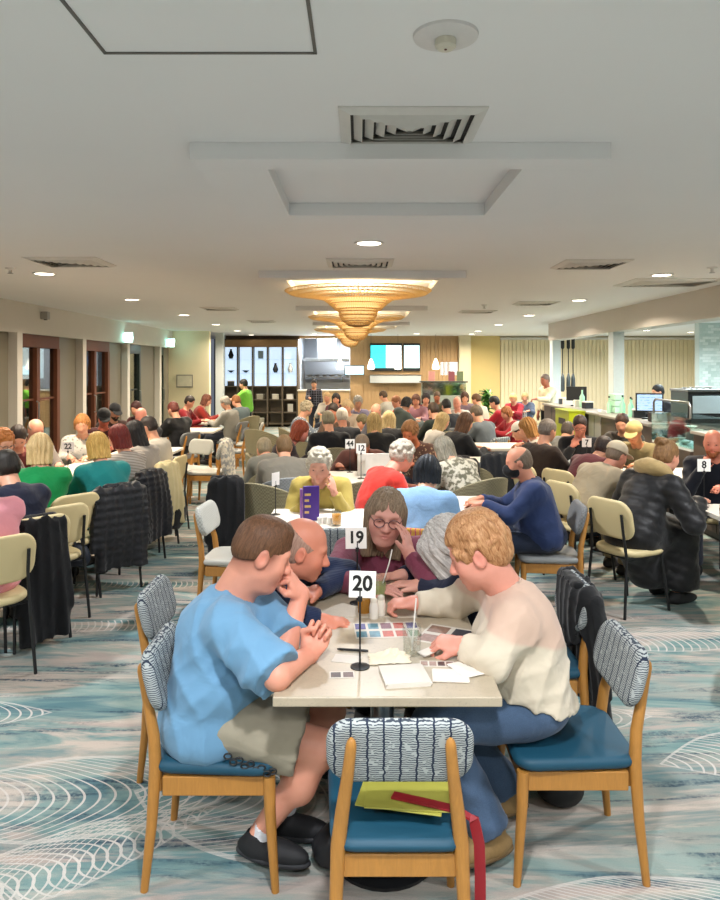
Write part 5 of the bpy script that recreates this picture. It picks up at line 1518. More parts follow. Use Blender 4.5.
# bald man in navy
navy, _ = custom(dict(yaw=-90, org=(-.60, 3.34, 0)),
    dict(skin='#d98f74', hs=1.06, belly=.02, topc=('#1c2947', 'knit'), lowc=('#22242c',), hair=[('ring', ('#a07a66', '#b89684'))], blush=.7, eyes=True, topname='jumper', brow=(.75, .68, .62), stubble=.2),
    dict(pelvis=A(-.62, 3.34, .555), waist=A(-.565, 3.31, .66), chest=A(-.47, 3.26, .77), neck=A(-.345, 3.19, .89), head=px(304, 549, 3.08), headR=headrot(-86, 18),
         shR=A(-.335, 3.01, .845), shL=A(-.26, 3.36, .86), elR=A(-.275, 2.90, .80), wrR=px(322, 621, 2.93), hdR=A(.9, .1, -.1), hnR=A(.1, -.1, 1), hpR='relaxed',
         elL=A(-.06, 3.42, .82), wrL=A(-.20, 3.20, .80), hdL=A(-.6, -.6, 0), hnL=A(0, 0, 1), hpL='flat',
         hipR=A(-.55, 3.25, .535), hipL=A(-.55, 3.43, .535), knR=A(-.20, 3.22, .50), knL=A(-.20, 3.44, .50), anR=A(-.22, 3.20, .09), toeR=A(-.06, 3.20, .05), anL=A(-.20, 3.45, .09), toeL=A(-.05, 3.45, .05)),
    'bald man in a navy jumper beside the man in the blue tee')
bm = bmesh.new(); c = px(320, 620, 2.93); bm_tube(bm, [Vector(c) + Vector((0.0, .036 * math.cos(a), .036 * math.sin(a))) for a in np.linspace(0, 2 * math.pi, 21)], .005, 8, caps=False)
wt = mesh_obj('wristwatch', bm, plain('#b7a98a', .3, metal=.7, name='watch_steel'), navy); wt.location = -navy.location

# woman in maroon, cheek in hand
maroon, _ = custom(dict(yaw=180, org=(.14, 3.98, 0)),
    dict(skin='#d49c8c', hs=1.10, fat=.006, belly=.05, bust=.09, w=1.14, topc=('#7a3a4c', 'fleece'), lowc=('#2a2a33',), hair=[('long', ('#6e5844', '#a08a70'))], hseed=1, blush=.7, eyes=True, glasses='#5c3838', topname='fleece_top', crease=.006),
    dict(pelvis=A(.14, 3.98, .555), waist=A(.14, 3.92, .66), chest=A(.14, 3.83, .77), neck=A(.135, 3.72, .895), head=px(386, 516, 3.60), headR=headrot(180, 8, -7),
         shR=A(-.06, 3.74, .845), shL=A(.335, 3.74, .845), elR=A(-.135, 3.42, .80), wrR=A(.03, 3.26, .80), hdR=A(1, -.25, 0), hnR=A(0, -.1, 1), hpR='flat',
         elL=px(437, 586, 3.27), wrL=px(410, 556, 3.42), hdL=A(-.03, .07, .15), hnL=A(.9, -.55, .2), hpL='cheek',
         knR=A(.02, 3.55, .50), knL=A(.27, 3.55, .50), anR=A(.02, 3.60, .09), anL=A(.27, 3.60, .09), toeR=A(.01, 3.45, .05), toeL=A(.28, 3.45, .05)),
    'long-haired woman in a maroon fleece and glasses resting her cheek on her hand')

# woman in cream
cream_w, _ = custom(dict(yaw=90, org=(.645, 2.73, 0)),
    dict(skin='#e0a08c', hs=1.10, fat=.004, belly=.045, bust=.08, w=1.06, topc=('#d2c6b0', 'yoke', '#cdb09c'), lowc=('#3d5068', 'denim'), hair=[('wavy', ('#a2602f', '#d8a878'))], hseed=2, blush=.9, eyes=True, boots=True, shoe='#8d7146', sole='#6a5434', lace='#5c4628', topname='sweatshirt', collar=True, crease=.011, drop=-.015, ease=.022, lease=.022, flare=1.6),
    dict(pelvis=A(.645, 2.73, .555), waist=A(.645, 2.735, .665), chest=A(.625, 2.745, .80), neck=A(.555, 2.765, .955), head=px(477, 552, 2.75), headR=headrot(76, 26),
         shL=A(.555, 2.58, .885), shR=A(.50, 2.96, .895), right=unit(A(.05, 1, 0)), elL=px(493, 661, 2.50), wrL=px(462, 645, 2.60), hdL=A(-.9, .35, 0), hnL=A(0, -.35, 1), hpL='loose',
         elR=A(.40, 3.05, .80), wrR=px(414, 603, 3.03), hdR=A(-.95, .1, -.06), hnR=A(0, -.15, 1), hpR='pen',
         hipL=A(.575, 2.63, .54), hipR=A(.575, 2.83, .54), knL=A(.27, 2.62, .505), knR=A(.28, 2.88, .50), anL=A(.475, 2.60, .12), toeL=A(.36, 2.555, .05), anR=A(.59, 2.87, .11), toeR=A(.46, 2.83, .05)),
    'ginger-haired woman in a cream sweatshirt and jeans leaning over the front table')

# woman with long grey hair, head bowed
greyh, _ = custom(dict(yaw=90, org=(.74, 3.42, 0)),
    dict(skin='#d9a592', hs=1.06, belly=.02, bust=.06, topc=('#20253a', 'jersey'), lowc=('#1f2229',), hair=[('swept', ('#a59e97', '#dad5cf'))], hseed=3, topname='cardigan', eyes=False),
    dict(pelvis=A(.74, 3.42, .555), waist=A(.69, 3.41, .66), chest=A(.60, 3.38, .77), neck=A(.50, 3.34, .875), head=px(449, 546, 3.27), headR=headrot(80, 48),
         shL=A(.48, 3.17, .84), shR=A(.46, 3.53, .84), elL=A(.40, 3.06 + .12, .80), wrL=A(.28, 3.30, .80), hdL=A(-1, .2, 0), hnL=A(0, 0, 1), hpL='flat', elR=A(.35, 3.58, .80), wrR=A(.20, 3.45, .80), hdR=A(-1, -.3, 0), hnR=A(0, 0, 1), hpR='flat'),
    'woman with long grey hair bowed over the front table beside the cream sweatshirt')

# ---- on and around the front table
ZT = .7502
number_sign(0.0, 2.52, ZT, '20', 'table number 20 on a black stand on the front table', .336, 0, .03)
number_sign(-.012, 3.20, ZT, '19', 'table number 19 on a black stand before the woman in maroon', .336, 0, -.02)
paper = plain('#d6cfc3', .6, var=.02, name='paper')
def sheet(name, u, v, w, l, yaw, mat, label, cat, n=1, z=ZT, th=.0012, group=None):
    p = Pz(u, v, z); r = empty(name, (p.x, p.y, z), math.radians(yaw), label, cat, group)
    for k in range(n): box('page', (-w / 2 + .003 * (k % 3), -l / 2 + .002 * k, k * th * 1.05), (w / 2 + .003 * (k % 3), l / 2 + .002 * k, (k + 1) * th * 1.05 - .0001), mat, r, bevel=0)
    return r
sheet('napkin', 404, 678, .15, .15, 8, paper, 'stack of folded white napkins near the edge of the front table', 'napkin', 4, th=.003)
sheet('napkin', 450, 676, .12, .10, -4, plain('#e8ddd0', .6, name='paper'), 'single flat white napkin beside the napkin stack', 'napkin', 2, z=ZT + .002)
sheet('napkin', 472, 668, .13, .12, 25, plain('#efe8dd', .6, name='paper'), 'white napkin under the cream sleeve at the table corner', 'napkin', 2, z=ZT + .0045)
sheet('note_card', 347, 659, .10, .07, -12, paper, 'small white card beside the sign 20 stand', 'card', 1)
def bingo(name, u, v, w, l, yaw, label, cols_, rows_, hexes, z=ZT):
    p = Pz(u, v, z); r = empty(name, (p.x, p.y, z), math.radians(yaw), label, 'quiz sheet')
    box('page', (-w / 2, -l / 2, 0), (w / 2, l / 2, .0012), paper, r, bevel=0); rnd = random.Random(len(label))
    cw, cl = w / cols_, l / rows_
    for i in range(cols_):
        for j in range(rows_):
            x, y = -w / 2 + (i + .5) * cw, -l / 2 + (j + .5) * cl
            box('picture', (x - cw * .40, y - cl * .36, .0012), (x + cw * .40, y + cl * .36, .0016), plain(rnd.choice(hexes), .5, var=.5, scale=60, name='printed_ink'), r, bevel=0)
    return r
bingo('quiz_sheet', 387, 630, .26, .17, 4, 'white quiz sheet with two rows of colour pictures on the front table', 5, 2, ('#7a4a5a', '#3f7a50', '#c98a4a', '#4a4a8a', '#b85a4a', '#5a8a9a'))
bingo('quiz_sheet', 447, 636, .20, .20, -25, 'quiz sheet with dark photographs under the cream woman\'s hand', 2, 2, ('#4a4048', '#8a6a5a', '#3a3a44', '#9a7a70'))
bingo('quiz_sheet', 342, 675, .085, .055, 3, 'small photo card lying near the man in blue on the front table', 2, 1, ('#6a5450', '#8a7870', '#4a4040'))
bingo('quiz_sheet', 437, 664, .12, .05, -3, 'narrow photo strip beside the water glass on the front table', 4, 1, ('#8a7068', '#a08478', '#5a4a48'))
# crumpled napkin
bm = bmesh.new(); rs = np.random.RandomState(2); N = 13; hz = rs.rand(N, N); g_ = {}
for i in range(N):
    for j in range(N):
        x, y = (i / (N - 1) - .5), (j / (N - 1) - .5); e = max(0, 1 - (2 * max(abs(x), abs(y))) ** 3)
        g_[i, j] = bm.verts.new((x * .15 + (hz[j, i] - .5) * .012, y * .10 + x * .02 + (hz[i, j] - .5) * .010, .004 + e * (.006 + .026 * hz[i, j] * (.5 + .5 * math.sin(7 * x + 4 * y)))))
for i in range(N - 1):
    for j in range(N - 1): bm.faces.new((g_[i, j], g_[i + 1, j], g_[i + 1, j + 1], g_[i, j + 1]))
p = Pz(390, 659, ZT)
tag(mesh_obj('crumpled_napkin', bm, plain('#e6d9bf', .8, name='tissue'), None, smooth=False, loc=(p.x, p.y, ZT)), 'crumpled cream paper napkin by the water glass', 'napkin')
clear = glass('#f6f8f7', .03, .10, 'drinking_glass')
def tumbler(u, v, label, rad=.035, h=.11, liquid=None, straw=None, z=ZT, garnish=None, pos=None):
    p = Vector(pos) if pos is not None else Pz(u, v, z); r = empty('drink_glass', (p.x, p.y, z), 0, label, 'glass')
    lathe('glass', [(0, .001), (rad * .85, .001), (rad, h), (rad - .0025, h), (rad * .82, .008), (0, .008)], clear, r, 24)
    if liquid: lathe('drink', [(0, .009), (rad * .80, .009), (rad * .93, h * .72), (0, h * .72)], liquid, r, 20)
    if straw: tube('straw', [(0, .01, .01), (straw[0], 0, h + .06), (straw[0] * 1.25, -.005, h + straw[1])], .0028, plain('#e6e2da', .5, name='straw_paper'), r, 8)
    return r
tumbler(412, 654, 'clear tumbler of water with a pale straw on the front table', .036, .105, None, (.012, .10))
tumbler(378, 602, 'glass of pale green drink with a white straw before the woman in maroon', .040, .115, plain('#a5ab72', .15, name='green_cordial'), (.05, .12))
def shaker(u, v, label, hexc, cap_, z=ZT):
    p = Pz(u, v, z); r = empty('shaker', (p.x, p.y, z), 0, label, 'shaker')
    lathe('body', [(0, 0), (.019, 0), (.020, .045), (.015, .068), (0, .068)], plain(hexc, .35, name='ceramic'), r, 18); lathe('cap', [(.0155, .064), (.015, .078), (.008, .084), (0, .085)], plain(cap_, .35, name='ceramic'), r, 18)
shaker(374, 618, 'white ceramic salt shaker on the front table', '#e9e3d6', '#dfd8c8')
shaker(381, 615, 'white pepper shaker just behind the salt shaker on the front table', '#e6dfd0', '#cfc8b8')
p = Pz(364, 612, ZT); r = empty('sauce_jar', (p.x, p.y, ZT), 0, 'amber sauce jar behind the sign 20 card', 'jar'); lathe('jar', [(0, 0), (.026, 0), (.028, .05), (.022, .062), (0, .062)], plain('#9a6a26', .2, name='amber_glass'), r, 20); lathe('lid', [(.024, .060), (.025, .075), (0, .077)], plain('#c9a060', .3, metal=.5, name='tin_lid'), r, 20)
pen = Pz(352, 650, ZT + .005); tag(tube('pen', [(pen.x - .055, pen.y + .01, ZT + .005), (pen.x - .045, pen.y + .008, ZT + .005), (pen.x + .05, pen.y - .006, ZT + .005), (pen.x + .06, pen.y - .008, ZT + .005)], [.002, .0045, .0045, .0035], blackm, None, 10), 'black pen lying by the sign 20 stand', 'pen')
tag(box('white_ruler_card', (-.075, -.022, 0), (.075, .022, .003), paper, None, bevel=0, loc=tuple(Pz(437, 648, ZT + .02)), rot=(0, -.1, .6)), 'white folded card held by the cream woman', 'card')
# yellow folder and red strap on the empty chair
fo = empty('folder', (.13, 2.23, .478), math.radians(-12), 'yellow folders lying on the seat of the empty chair', 'folder')
for k, (dx, a) in enumerate(((0, 0), (.02, .12))):
    c_ = box('cover', (-.13, -.09, k * .005), (.13, .09, k * .005 + .004), plain('#a9a548', .5, name='yellow_card'), fo, bevel=.001); c_.rotation_euler = (0, 0, a); c_.location = (dx, 0, 0)
redm = plain('#8e1822', .5, name='red_webbing')
def ribbon(bm, pts, w, th=.003):
    prev = None
    for i, p in enumerate(pts):
        p = Vector(p); d = (Vector(pts[min(i + 1, len(pts) - 1)]) - Vector(pts[max(i - 1, 0)])).normalized()
        sd = Vector((0, 1, 0)) if abs(d.z) < .6 else Vector((.9, -.3, 0)); sd = (sd - d * sd.dot(d)).normalized(); n = d.cross(sd)
        ring = [bm.verts.new(p + sd * w / 2 + n * th), bm.verts.new(p - sd * w / 2 + n * th), bm.verts.new(p - sd * w / 2 - n * th), bm.verts.new(p + sd * w / 2 - n * th)]
        if prev:
            for k in range(4): bm.faces.new((prev[k], prev[(k + 1) % 4], ring[(k + 1) % 4], ring[k]))
        else: bm.faces.new(ring)
        prev = ring
    bm.faces.new(prev); bmesh.ops.recalc_face_normals(bm, faces=bm.faces); return bm
st_ = [(.10, 2.20, .492), (.20, 2.16, .494), (.29, 2.13, .490), (.335, 2.115, .470), (.350, 2.11, .40), (.352, 2.105, .30), (.350, 2.10, .15), (.345, 2.10, .02)]
sp_ = []
for a, b in zip(st_, st_[1:]):
    for k in range(4): sp_.append(Vector(a).lerp(Vector(b), k / 4))
tag(mesh_obj('red_strap', ribbon(bmesh.new(), sp_ + [Vector(st_[-1])], .032), redm, None), 'red webbing strap hanging off the seat of the empty chair', 'strap')
def bag(name, x, y, w, d_, h, hexc, label, yaw=0, handles=True, z0=0.0):
    B = Blob(.012); B.ell((0, 0, h * .5), (w * .55, d_ * .6, h * .56)); B.ell((0, 0, h * .3), (w * .52, d_ * .55, h * .36), k=.06)
    B.half((0, 0, .004), (0, 0, -1)); B.disp(folds(.006, .12, 3))
    r = mesh_obj(name, B.mesh(name), plain(hexc, .55, var=.12, scale=40, bump=.3, name='bag_nylon')); r.location = (x, y, z0); r.rotation_euler = (0, 0, yaw)
    if handles:
        for q in (-1, 1): tube('handle', [(-w * .22, q * d_ * .3, h * .85), (-w * .16, q * d_ * .25, h * 1.18), (0, q * d_ * .2, h * 1.28), (w * .16, q * d_ * .25, h * 1.18), (w * .22, q * d_ * .3, h * .85)], .008, plain(hexc, .6, name='bag_strap'), r, 8)
    return tag(r, label, 'bag')
bag('duffel_bag', .055, 2.60, .40, .16, .17, '#15171b', 'black duffel bag on the carpet under the front table', handles=True)
bag('handbag', .83, 3.02, .17, .20, .20, '#16171a', 'black handbag on the carpet beneath the cream woman\'s chair', handles=True)

def hung_jacket(x, y, yaw, label, hexc, kind='jersey', top=.80, drop=.55, w=.46, thick=.07, name='jacket', lining=None, quilted=0.0, back=-.265, seed=1, vox=.015):
    """a coat hung over a chair back: shoulders over the top, the rest hanging behind"""
    B = Blob(vox)
    B.cone((-w * .36, back + .03, top + .012), (w * .36, back + .03, top + .012), .034, k=.04)
    for q in (-1, 1):
        B.cone((q * w * .36, back + .02, top), (q * w * .38, back - .035, top - drop), .034, .045, k=.05)
        B.cone((q * w * .43, back + .02, top - .01), (q * w * .50, back - .02, top - drop * .72), .036, .030, k=.02)
    B.ell((0, back - .02, top - drop * .5), (w * .46, thick * .55, drop * .60), k=.05)
    B.ell((0, back + .085, top - .10), (w * .38, .026, .15), k=.05)
    B.half((0, 0, top - drop), (0, 0, -1))
    B.disp(drape(.012, .075, seed))
    if quilted: B.disp(quilt(.006, quilted, (0, 0, 1)))
    r = mesh_obj(name, B.mesh(name), cloth(hexc, kind)); r.location = (x, y, 0); r.rotation_euler = (0, 0, math.radians(yaw))
    B = Blob(.013); B.cone((-.09, back + .055, top + .035), (.09, back + .055, top + .035), .032, k=.02); B.disp(folds(.006, .05, 2))
    mesh_obj('collar', B.mesh('collar'), cloth(lining or hexc, kind), r)
    return tag(r, label, 'jacket')
hung_jacket(.80, 3.42, 90, 'black jacket hanging on the chair behind the cream woman', '#1d1e20', 'jersey', .75, .56, vox=.011)
# ------------------------------------------------------------------ everybody else
def vox_for(d): return .012 if d < 4.6 else .0145 if d < 6.4 else .020 if d < 10 else .027
PEOPLE = []; ORG = {}
def at_of(words):
    return next(v for k, v in ORG.items() if words in k)
QUEUE = []
def who(u, v, yaw, label, hair_=(), topc=('#556677', 'jersey'), chairk='cafe', zh=1.15, d=None, group=None, **sp):
    pose = {**dict(curve=26, head_pitch=22), **sp.pop('pose', {})}
    sp['hair'] = [(h[0], tuple(h[1:])) for h in hair_]; sp['topc'] = topc
    QUEUE.append(dict(u=u, v=v, yaw=yaw, label=label, chairk=chairk, d=d or F * (H - zh) / (v - V0), sp=sp, pose=pose))
def discs(q):
    """pelvis and knees of a queued person, on the floor plan"""
    hp = P(q['u'], q['v'], q['d']); a = math.radians(q['yaw']); fx, fy = -math.sin(a), math.cos(a)
    off = min(.34, max(.04, .10 + (1.20 - hp.z) * 1.1))
    return (hp.x - fx * off, hp.y - fy * off), (hp.x + fx * (.36 - off), hp.y + fy * (.36 - off))
def seat_everybody():
    """slide people along their lines of sight until nobody sits in another's lap, then build them"""
    for q in QUEUE: q['d0'] = q['d']
    fixed_ = [(-.56, 2.68), (-.62, 3.34), (.14, 3.98), (.645, 2.73), (.74, 3.42)]
    for it in range(120):
        D = [discs(q) for q in QUEUE]; push = [0.0] * len(QUEUE)
        for i in range(len(D)):
            for fx in fixed_:
                t = .5 - math.dist(D[i][0], fx)
                if t > 0: push[i] += t * .3
            for j in range(i):
                for a, b, r in ((0, 0, .52), (0, 1, .40), (1, 0, .40), (1, 1, .26)):
                    t = r - math.dist(D[i][a], D[j][b])
                    if t > 0:
                        s = 1 if D[i][0][1] > D[j][0][1] else -1; push[i] += s * t * .22; push[j] -= s * t * .22
        for q, p_ in zip(QUEUE, push):
            lim = .06 * q['d0'] + .15
            q['d'] = min(max(q['d'] + max(-.08, min(.08, p_)), q['d0'] - lim), q['d0'] + lim)
    for q in QUEUE:
        sp = q['sp']
        if q['d'] < 8 and 'eyes' not in sp and 90 < abs(q['yaw']): sp['eyes'] = True
        if q['d'] > 6:  # further back: smaller heads, darker clothes, with the crowd's shade put into the colour
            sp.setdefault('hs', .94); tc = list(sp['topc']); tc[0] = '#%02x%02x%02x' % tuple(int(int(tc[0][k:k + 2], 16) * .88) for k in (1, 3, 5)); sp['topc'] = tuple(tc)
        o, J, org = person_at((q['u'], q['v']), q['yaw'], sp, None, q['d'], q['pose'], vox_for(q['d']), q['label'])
        if 'raising' in q['label']: pass
        PEOPLE.append((q['label'], org)); ORG[q['label']] = (org[0], org[1], q['yaw'])
        if q['chairk']:
            cl = {'cafe': 'cream cafe chair', 'tub': 'olive tub chair', 'tub_grey': 'grey tub chair', 'timber': 'patterned timber chair', 'timber_grey': 'grey-backed timber chair', 'timber_pale': 'pale-backed timber chair', 'timber_bright': 'bright striped timber chair'}[q['chairk']]
            r = rotz(math.radians(q['yaw'])) @ A(0, -.02, 0)
            chair(q['chairk'], org[0] + r[0], org[1] + r[1], q['yaw'], cl + ' under the ' + who_name(q['label']), None)
def who_name(label):
    w = label.split(); k = [i for i, x in enumerate(w) if x in ('at', 'beside', 'behind', 'facing', 'near', 'by', 'between', 'before', 'seated', 'with', 'leaning', 'among', 'bent', 'reading', 'resting', 'chatting', 'under', 'towards', 'across')]
    return ' '.join(w[:max(4, k[0] if k else len(w))][:9])

BL, BR, GR, WH, RD, BK = '#d9b878', '#5a3a26', '#8f8a84', '#d8d2c8', '#7a2a24', '#1d1a1a'
# near left tables
who(-24, 466, 48, 'white-haired person in a pink jumper beside the glazed doors', [('curly', '#c4baa4', '#ddd5c2', True)], ('#e89aa4', 'knit'), d=4.4, belly=.04, w=1.05, pose=dict(arms=('table', 'table')))
who(6, 468, 50, 'dark-haired person in a navy top next to the pink jumper', [('short', '#17140f', '#2a241c')], ('#161c30', 'jersey'), d=4.95, lowc=('#14161c',), pose=dict(arms=('cross', 'table')))
who(3, 440, -120, 'ginger-haired person with glasses facing the pink jumper', [('curly', '#a8602c', '#c98040', True)], ('#6a5a52', 'print', '#c9c0b4'), d=6.3, glasses='#222222')
who(18, 434, -150, 'dark-haired man bent over the table by the door glass', [('short', '#2a1d16')], ('#7d3a34', 'jersey'), d=6.8, pose=dict(head_pitch=40))
who(36, 430, -130, 'balding man sitting behind the blonde in green', [('ring', '#8a7a68')], ('#8a8078', 'jersey'), d=7.4, skin='#d99a80')
who(40, 442, 20, 'woman with a blonde bob in a bright green jumper', [('bob', '#d8b274', '#ecd09a')], ('#128a4a', 'jersey'), d=6.0, bust=.05, belly=.03, w=1.05, pose=dict(arms=('cross', 'cross'), head_pitch=12), chairk=None)
who(97, 446, 42, 'blonde woman in a teal jumper at the end of the long table', [('bob', '#c9963e', '#e8c070')], ('#1f8f8c', 'jersey'), d=6.0, bust=.05, belly=.03, lowc=('#17181c',), hseed=1, pose=dict(arms=('table', 'table'), head_pitch=18))
who(118, 430, 70, 'red-haired woman in a striped shirt beside the teal jumper', [('bob', '#5a1c18', '#8a3028')], ('#c8bfb4', 'stripe', '#8a8278'), d=6.75, bust=.04, pose=dict(head_pitch=15))
who(134, 431, 75, 'black-haired woman in pale grey beside the striped shirt', [('long', '#171416')], ('#b9b2aa', 'jersey'), d=7.25, hseed=2)
who(148, 424, 82, 'dark-haired man in a white shirt leaning on the long table', [('short', '#2a2320')], ('#ded8cc', 'jersey'), d=7.9, w=1.08, pose=dict(arms=('table', 'chin')))
who(82, 424, -165, 'woman with auburn hair in a white floral top at sign 22', [('bowl', '#a8703c', '#c98a50')], ('#e8e2d6', 'print', '#8a8a80'), d=8.3, bust=.05)
who(104, 417, -155, 'man in a black cap with a flushed face across the long table', [('cap', '#141518', 'jersey'), ('short', '#1a1614')], ('#4a1c1c', 'jersey'), d=9.3, skin='#c4705a')
who(115, 407, -140, 'man in a tall black beanie near the second door', [('cap', '#101114', 'knit'), ('beard', '#2a2018')], ('#38241f', 'jersey'), d=10.6, zh=1.2)
who(141, 413, 176, 'bald pink-faced man at the far end of the long table', [('beard', '#c9c4bc', '#dcd8d0')], ('#26262c', 'jersey'), d=9.6, skin='#e39a88', w=1.08)
who(136, 406, 160, 'dark-haired person behind the bald pink-faced man', [('short', '#3a1c1a')], ('#5a2a2a', 'jersey'), d=11.4)
# far left tables
who(173, 409, 60, 'person in a bulky black coat at the table by the red jumpers', [('short', '#5a2c26', '#7a4038')], ('#131418', 'puffer'), d=11.2, top='puffer', w=1.12, chairk='timber_grey')
who(190, 401, -100, 'dark-haired person in a crimson jumper by the cream wall', [('short', '#221a18')], ('#8a1620', 'jersey'), d=13.6, chairk='timber_pale', pose=dict(arms=('table', 'table')))
who(207, 400, -80, 'brown-haired woman in a brick red top by the white post', [('bob', '#6a4030')], ('#a03028', 'jersey'), d=14.6, chairk='timber_pale')
who(225, 402, 70, 'grey-haired man in a pale grey shirt by the person in lime green', [('mature', '#9a948a')], ('#aaa69c', 'jersey'), d=13.3, w=1.08, chairk='timber_grey')
who(236, 401, 55, 'ginger person in slate blue beside the pale grey shirt', [('short', '#8a5a34')], ('#6d7c80', 'jersey'), d=14.3, chairk='tub')
# middle, behind the front table
who(319, 466, 178, 'white-haired elderly woman in a mustard cardigan resting on one hand', [('curly', '#c2b8a2', '#ddd4c0', True)], ('#b5a052', 'knit'), d=5.32, bust=.04, chairk='timber_pale', topname='cardigan', skin='#dba58c', pose=dict(arms=('table', 'cheek'), head_pitch=14, curve=24), collar=True, blush=.8)
who(284, 447, 12, 'brown-haired man in a taupe jacket seen from behind', [('crew', '#6a5034', '#8a6c48')], ('#8b8678', 'jersey'), d=6.9, w=1.16, belly=.03, chairk='tub_grey', pose=dict(head_pitch=15, arms=('cross', 'table')))
who(264, 449, 25, 'older khaki-haired man beside the taupe jacket', [('mature', '#8d8064', '#a89a7c')], ('#8f8c80', 'jersey'), d=7.5, chairk='tub', pose=dict(head_pitch=20))
who(301, 431, -80, 'red-haired woman in profile behind the taupe jacket', [('bob', '#7a3420', '#a04a2c')], ('#3a3032', 'jersey'), d=8.0, skin='#d98f80', chairk='tub', bust=.04)
who(362, 446, 178, 'tanned man in a brown jumper reading a white laptop', [('crew', '#6b5a48')], ('#6b4238', 'jersey'), d=7.35, skin='#a8684c', w=1.1, chairk='timber_grey', pose=dict(arms=('wide', 'wide'), head_pitch=34))
who(403, 456, -62, 'white-haired person in a scarlet top beside the denim shirt', [('curly', '#a09482', '#cdc5b6', True)], ('#d03a30', 'jersey'), d=5.9, skin='#d99a84', chairk='timber', pose=dict(head_pitch=25))
who(428, 473, -18, 'black-haired person in a pale denim shirt at the bright striped chair', [('bowl', '#14171c', '#262c34')], ('#7fa3c8', 'denim'), d=5.05, chairk='timber_bright', w=1.06, pose=dict(arms=('table', 'table'), head_pitch=20, curve=30))
who(443, 449, 35, 'grey-haired person in a mottled fur-print top', [('bob', '#6e6a5c', '#a8a290')], ('#7d7a66', 'camo', '#c9c4b2'), d=6.7, chairk='tub', hseed=3, w=1.05, bust=.03)
who(410, 433, 150, 'smiling ginger woman facing the scarlet top', [('wavy', '#8a5a34', '#a87848')], ('#6a4a3c', 'print', '#a88a6a'), d=7.6, skin='#c9764e', chairk='timber', blush=1.0)
who(518, 463, 84, 'man in a navy jacket and black face mask', [('ring', '#5a4a3a', '#8a7866'), ('mask', '#141518', 'jersey')], ('#27365c', 'jersey'), d=5.35, chairk='timber_grey', belly=.05, w=1.1, s=.95, topname='jacket', collar=True, lowc=('#1e2638',), skin='#d49478', pose=dict(arms=('table', 'table'), head_pitch=14, lean=9, curve=12, s=.88, reach=.04))
who(328, 420, 14, 'grey-haired man in a black jumper seen from behind', [('mature', '#7d7862', '#a09a84')], ('#15171e', 'jersey'), d=8.9, w=1.15, chairk='tub')
who(342, 417, 10, 'white-haired man next to the black jumper', [('mature', '#d4ccbc', '#e8e2d6')], ('#20242c', 'jersey'), d=9.5, skin='#d99a80', chairk='timber_grey')
who(374, 422, 6, 'woman with long blonde hair in a black top', [('long', '#a88a54', '#d4b87c')], ('#141518', 'jersey'), d=8.8, w=1.06, chairk='timber', pose=dict(head_pitch=8))
who(389, 420, -5, 'pale blonde woman beside the one in the black top', [('long', '#c4a468', '#e6d09c')], ('#1c1c20', 'jersey'), d=9.6, hseed=1, chairk='timber')
who(307, 405, -75, 'curly grey-haired woman in a blue patterned shirt', [('curly', '#a89a80', '#d0c4a8', True)], ('#8a98a8', 'print', '#d8dde2'), d=11.4, bust=.04, chairk='tub')
who(333, 405, 160, 'dark-haired man in a brown jacket facing the patterned shirt', [('short', '#2a211c')], ('#5a4638', 'jersey'), d=10.8, skin='#c98a70', chairk='timber')
who(347, 403, 170, 'blonde woman in a beige top among the middle tables', [('bowl', '#c9a878', '#e0c8a0')], ('#c8b8a4', 'jersey'), d=12.0, chairk='timber')
who(336, 396, 175, 'black-haired woman in maroon near the servery', [('bob', '#141214')], ('#5a2a34', 'jersey'), d=15.0, chairk='timber')
who(327, 396, 165, 'fair-haired man in a pale shirt near the servery', [('crew', '#b89a70')], ('#d6d0c4', 'jersey'), d=15.8, chairk='timber')
who(362, 406, 70, 'olive-haired person in black leaning sideways', [('mature', '#5c5438', '#7a7050')], ('#1c1d22', 'jersey'), d=11.2, chairk='timber_grey', pose=dict(lean=34))
who(376, 410, 150, 'bald man between the two blonde women', [('ring', '#9a8a78')], ('#4a4a52', 'jersey'), d=10.9, skin='#d49a84', chairk='timber')
who(358, 399, 190, 'grey-haired woman in lilac among the far tables', [('curly', '#a8a29a', '#c8c4bc', True)], ('#8a84a0', 'jersey'), d=13.4, chairk='timber')
who(383, 393, 60, 'dark-haired person in a white shirt bending over a far table', [('short', '#4a3a2c')], ('#d8d4c6', 'jersey'), d=16.4, zh=1.2, chairk='timber')
who(396, 402, 120, 'person in a bright orange top near the servery', [('short', '#8a5a3c')], ('#e0663a', 'jersey'), d=13.8, chairk='timber')
who(407, 397, -60, 'black-haired person in a grey hooded top', [('bowl', '#17181c')], ('#5d6866', 'jersey'), d=13.0, hood=True, chairk='timber_grey')
who(416, 399, 170, 'brown-haired woman in dusty pink at a far table', [('bob', '#5a3a2c')], ('#b0808a', 'jersey'), d=14.4, chairk='timber')
who(426, 398, 180, 'dark-haired woman in crimson at a far table', [('bob', '#231a1c')], ('#7a2838', 'jersey'), d=15.0, chairk='timber')
who(437, 393, 175, 'tall tanned man in olive by the reception booth', [('crew', '#5a4636')], ('#5c523c', 'jersey'), d=16.0, zh=1.2, skin='#b87a5c', chairk='timber')
who(446, 404, 20, 'dark-haired person in charcoal seen from behind', [('short', '#201d1e')], ('#33353c', 'jersey'), d=12.2, chairk='timber_grey')
who(457, 401, 165, 'bald man in a white polo shirt', [('ring', '#a08c7c')], ('#dcd8d2', 'jersey'), d=13.2, skin='#dc9c88', chairk='timber')
who(465, 397, 175, 'brown-haired woman by the reception booth front', [('bob', '#4a3024')], ('#84707a', 'jersey'), d=15.6, chairk='timber')
who(476, 399, 60, 'brown-haired man in a cream shirt by the plant', [('short', '#5a4028')], ('#e0d6c0', 'jersey'), d=14.6, chairk='timber')
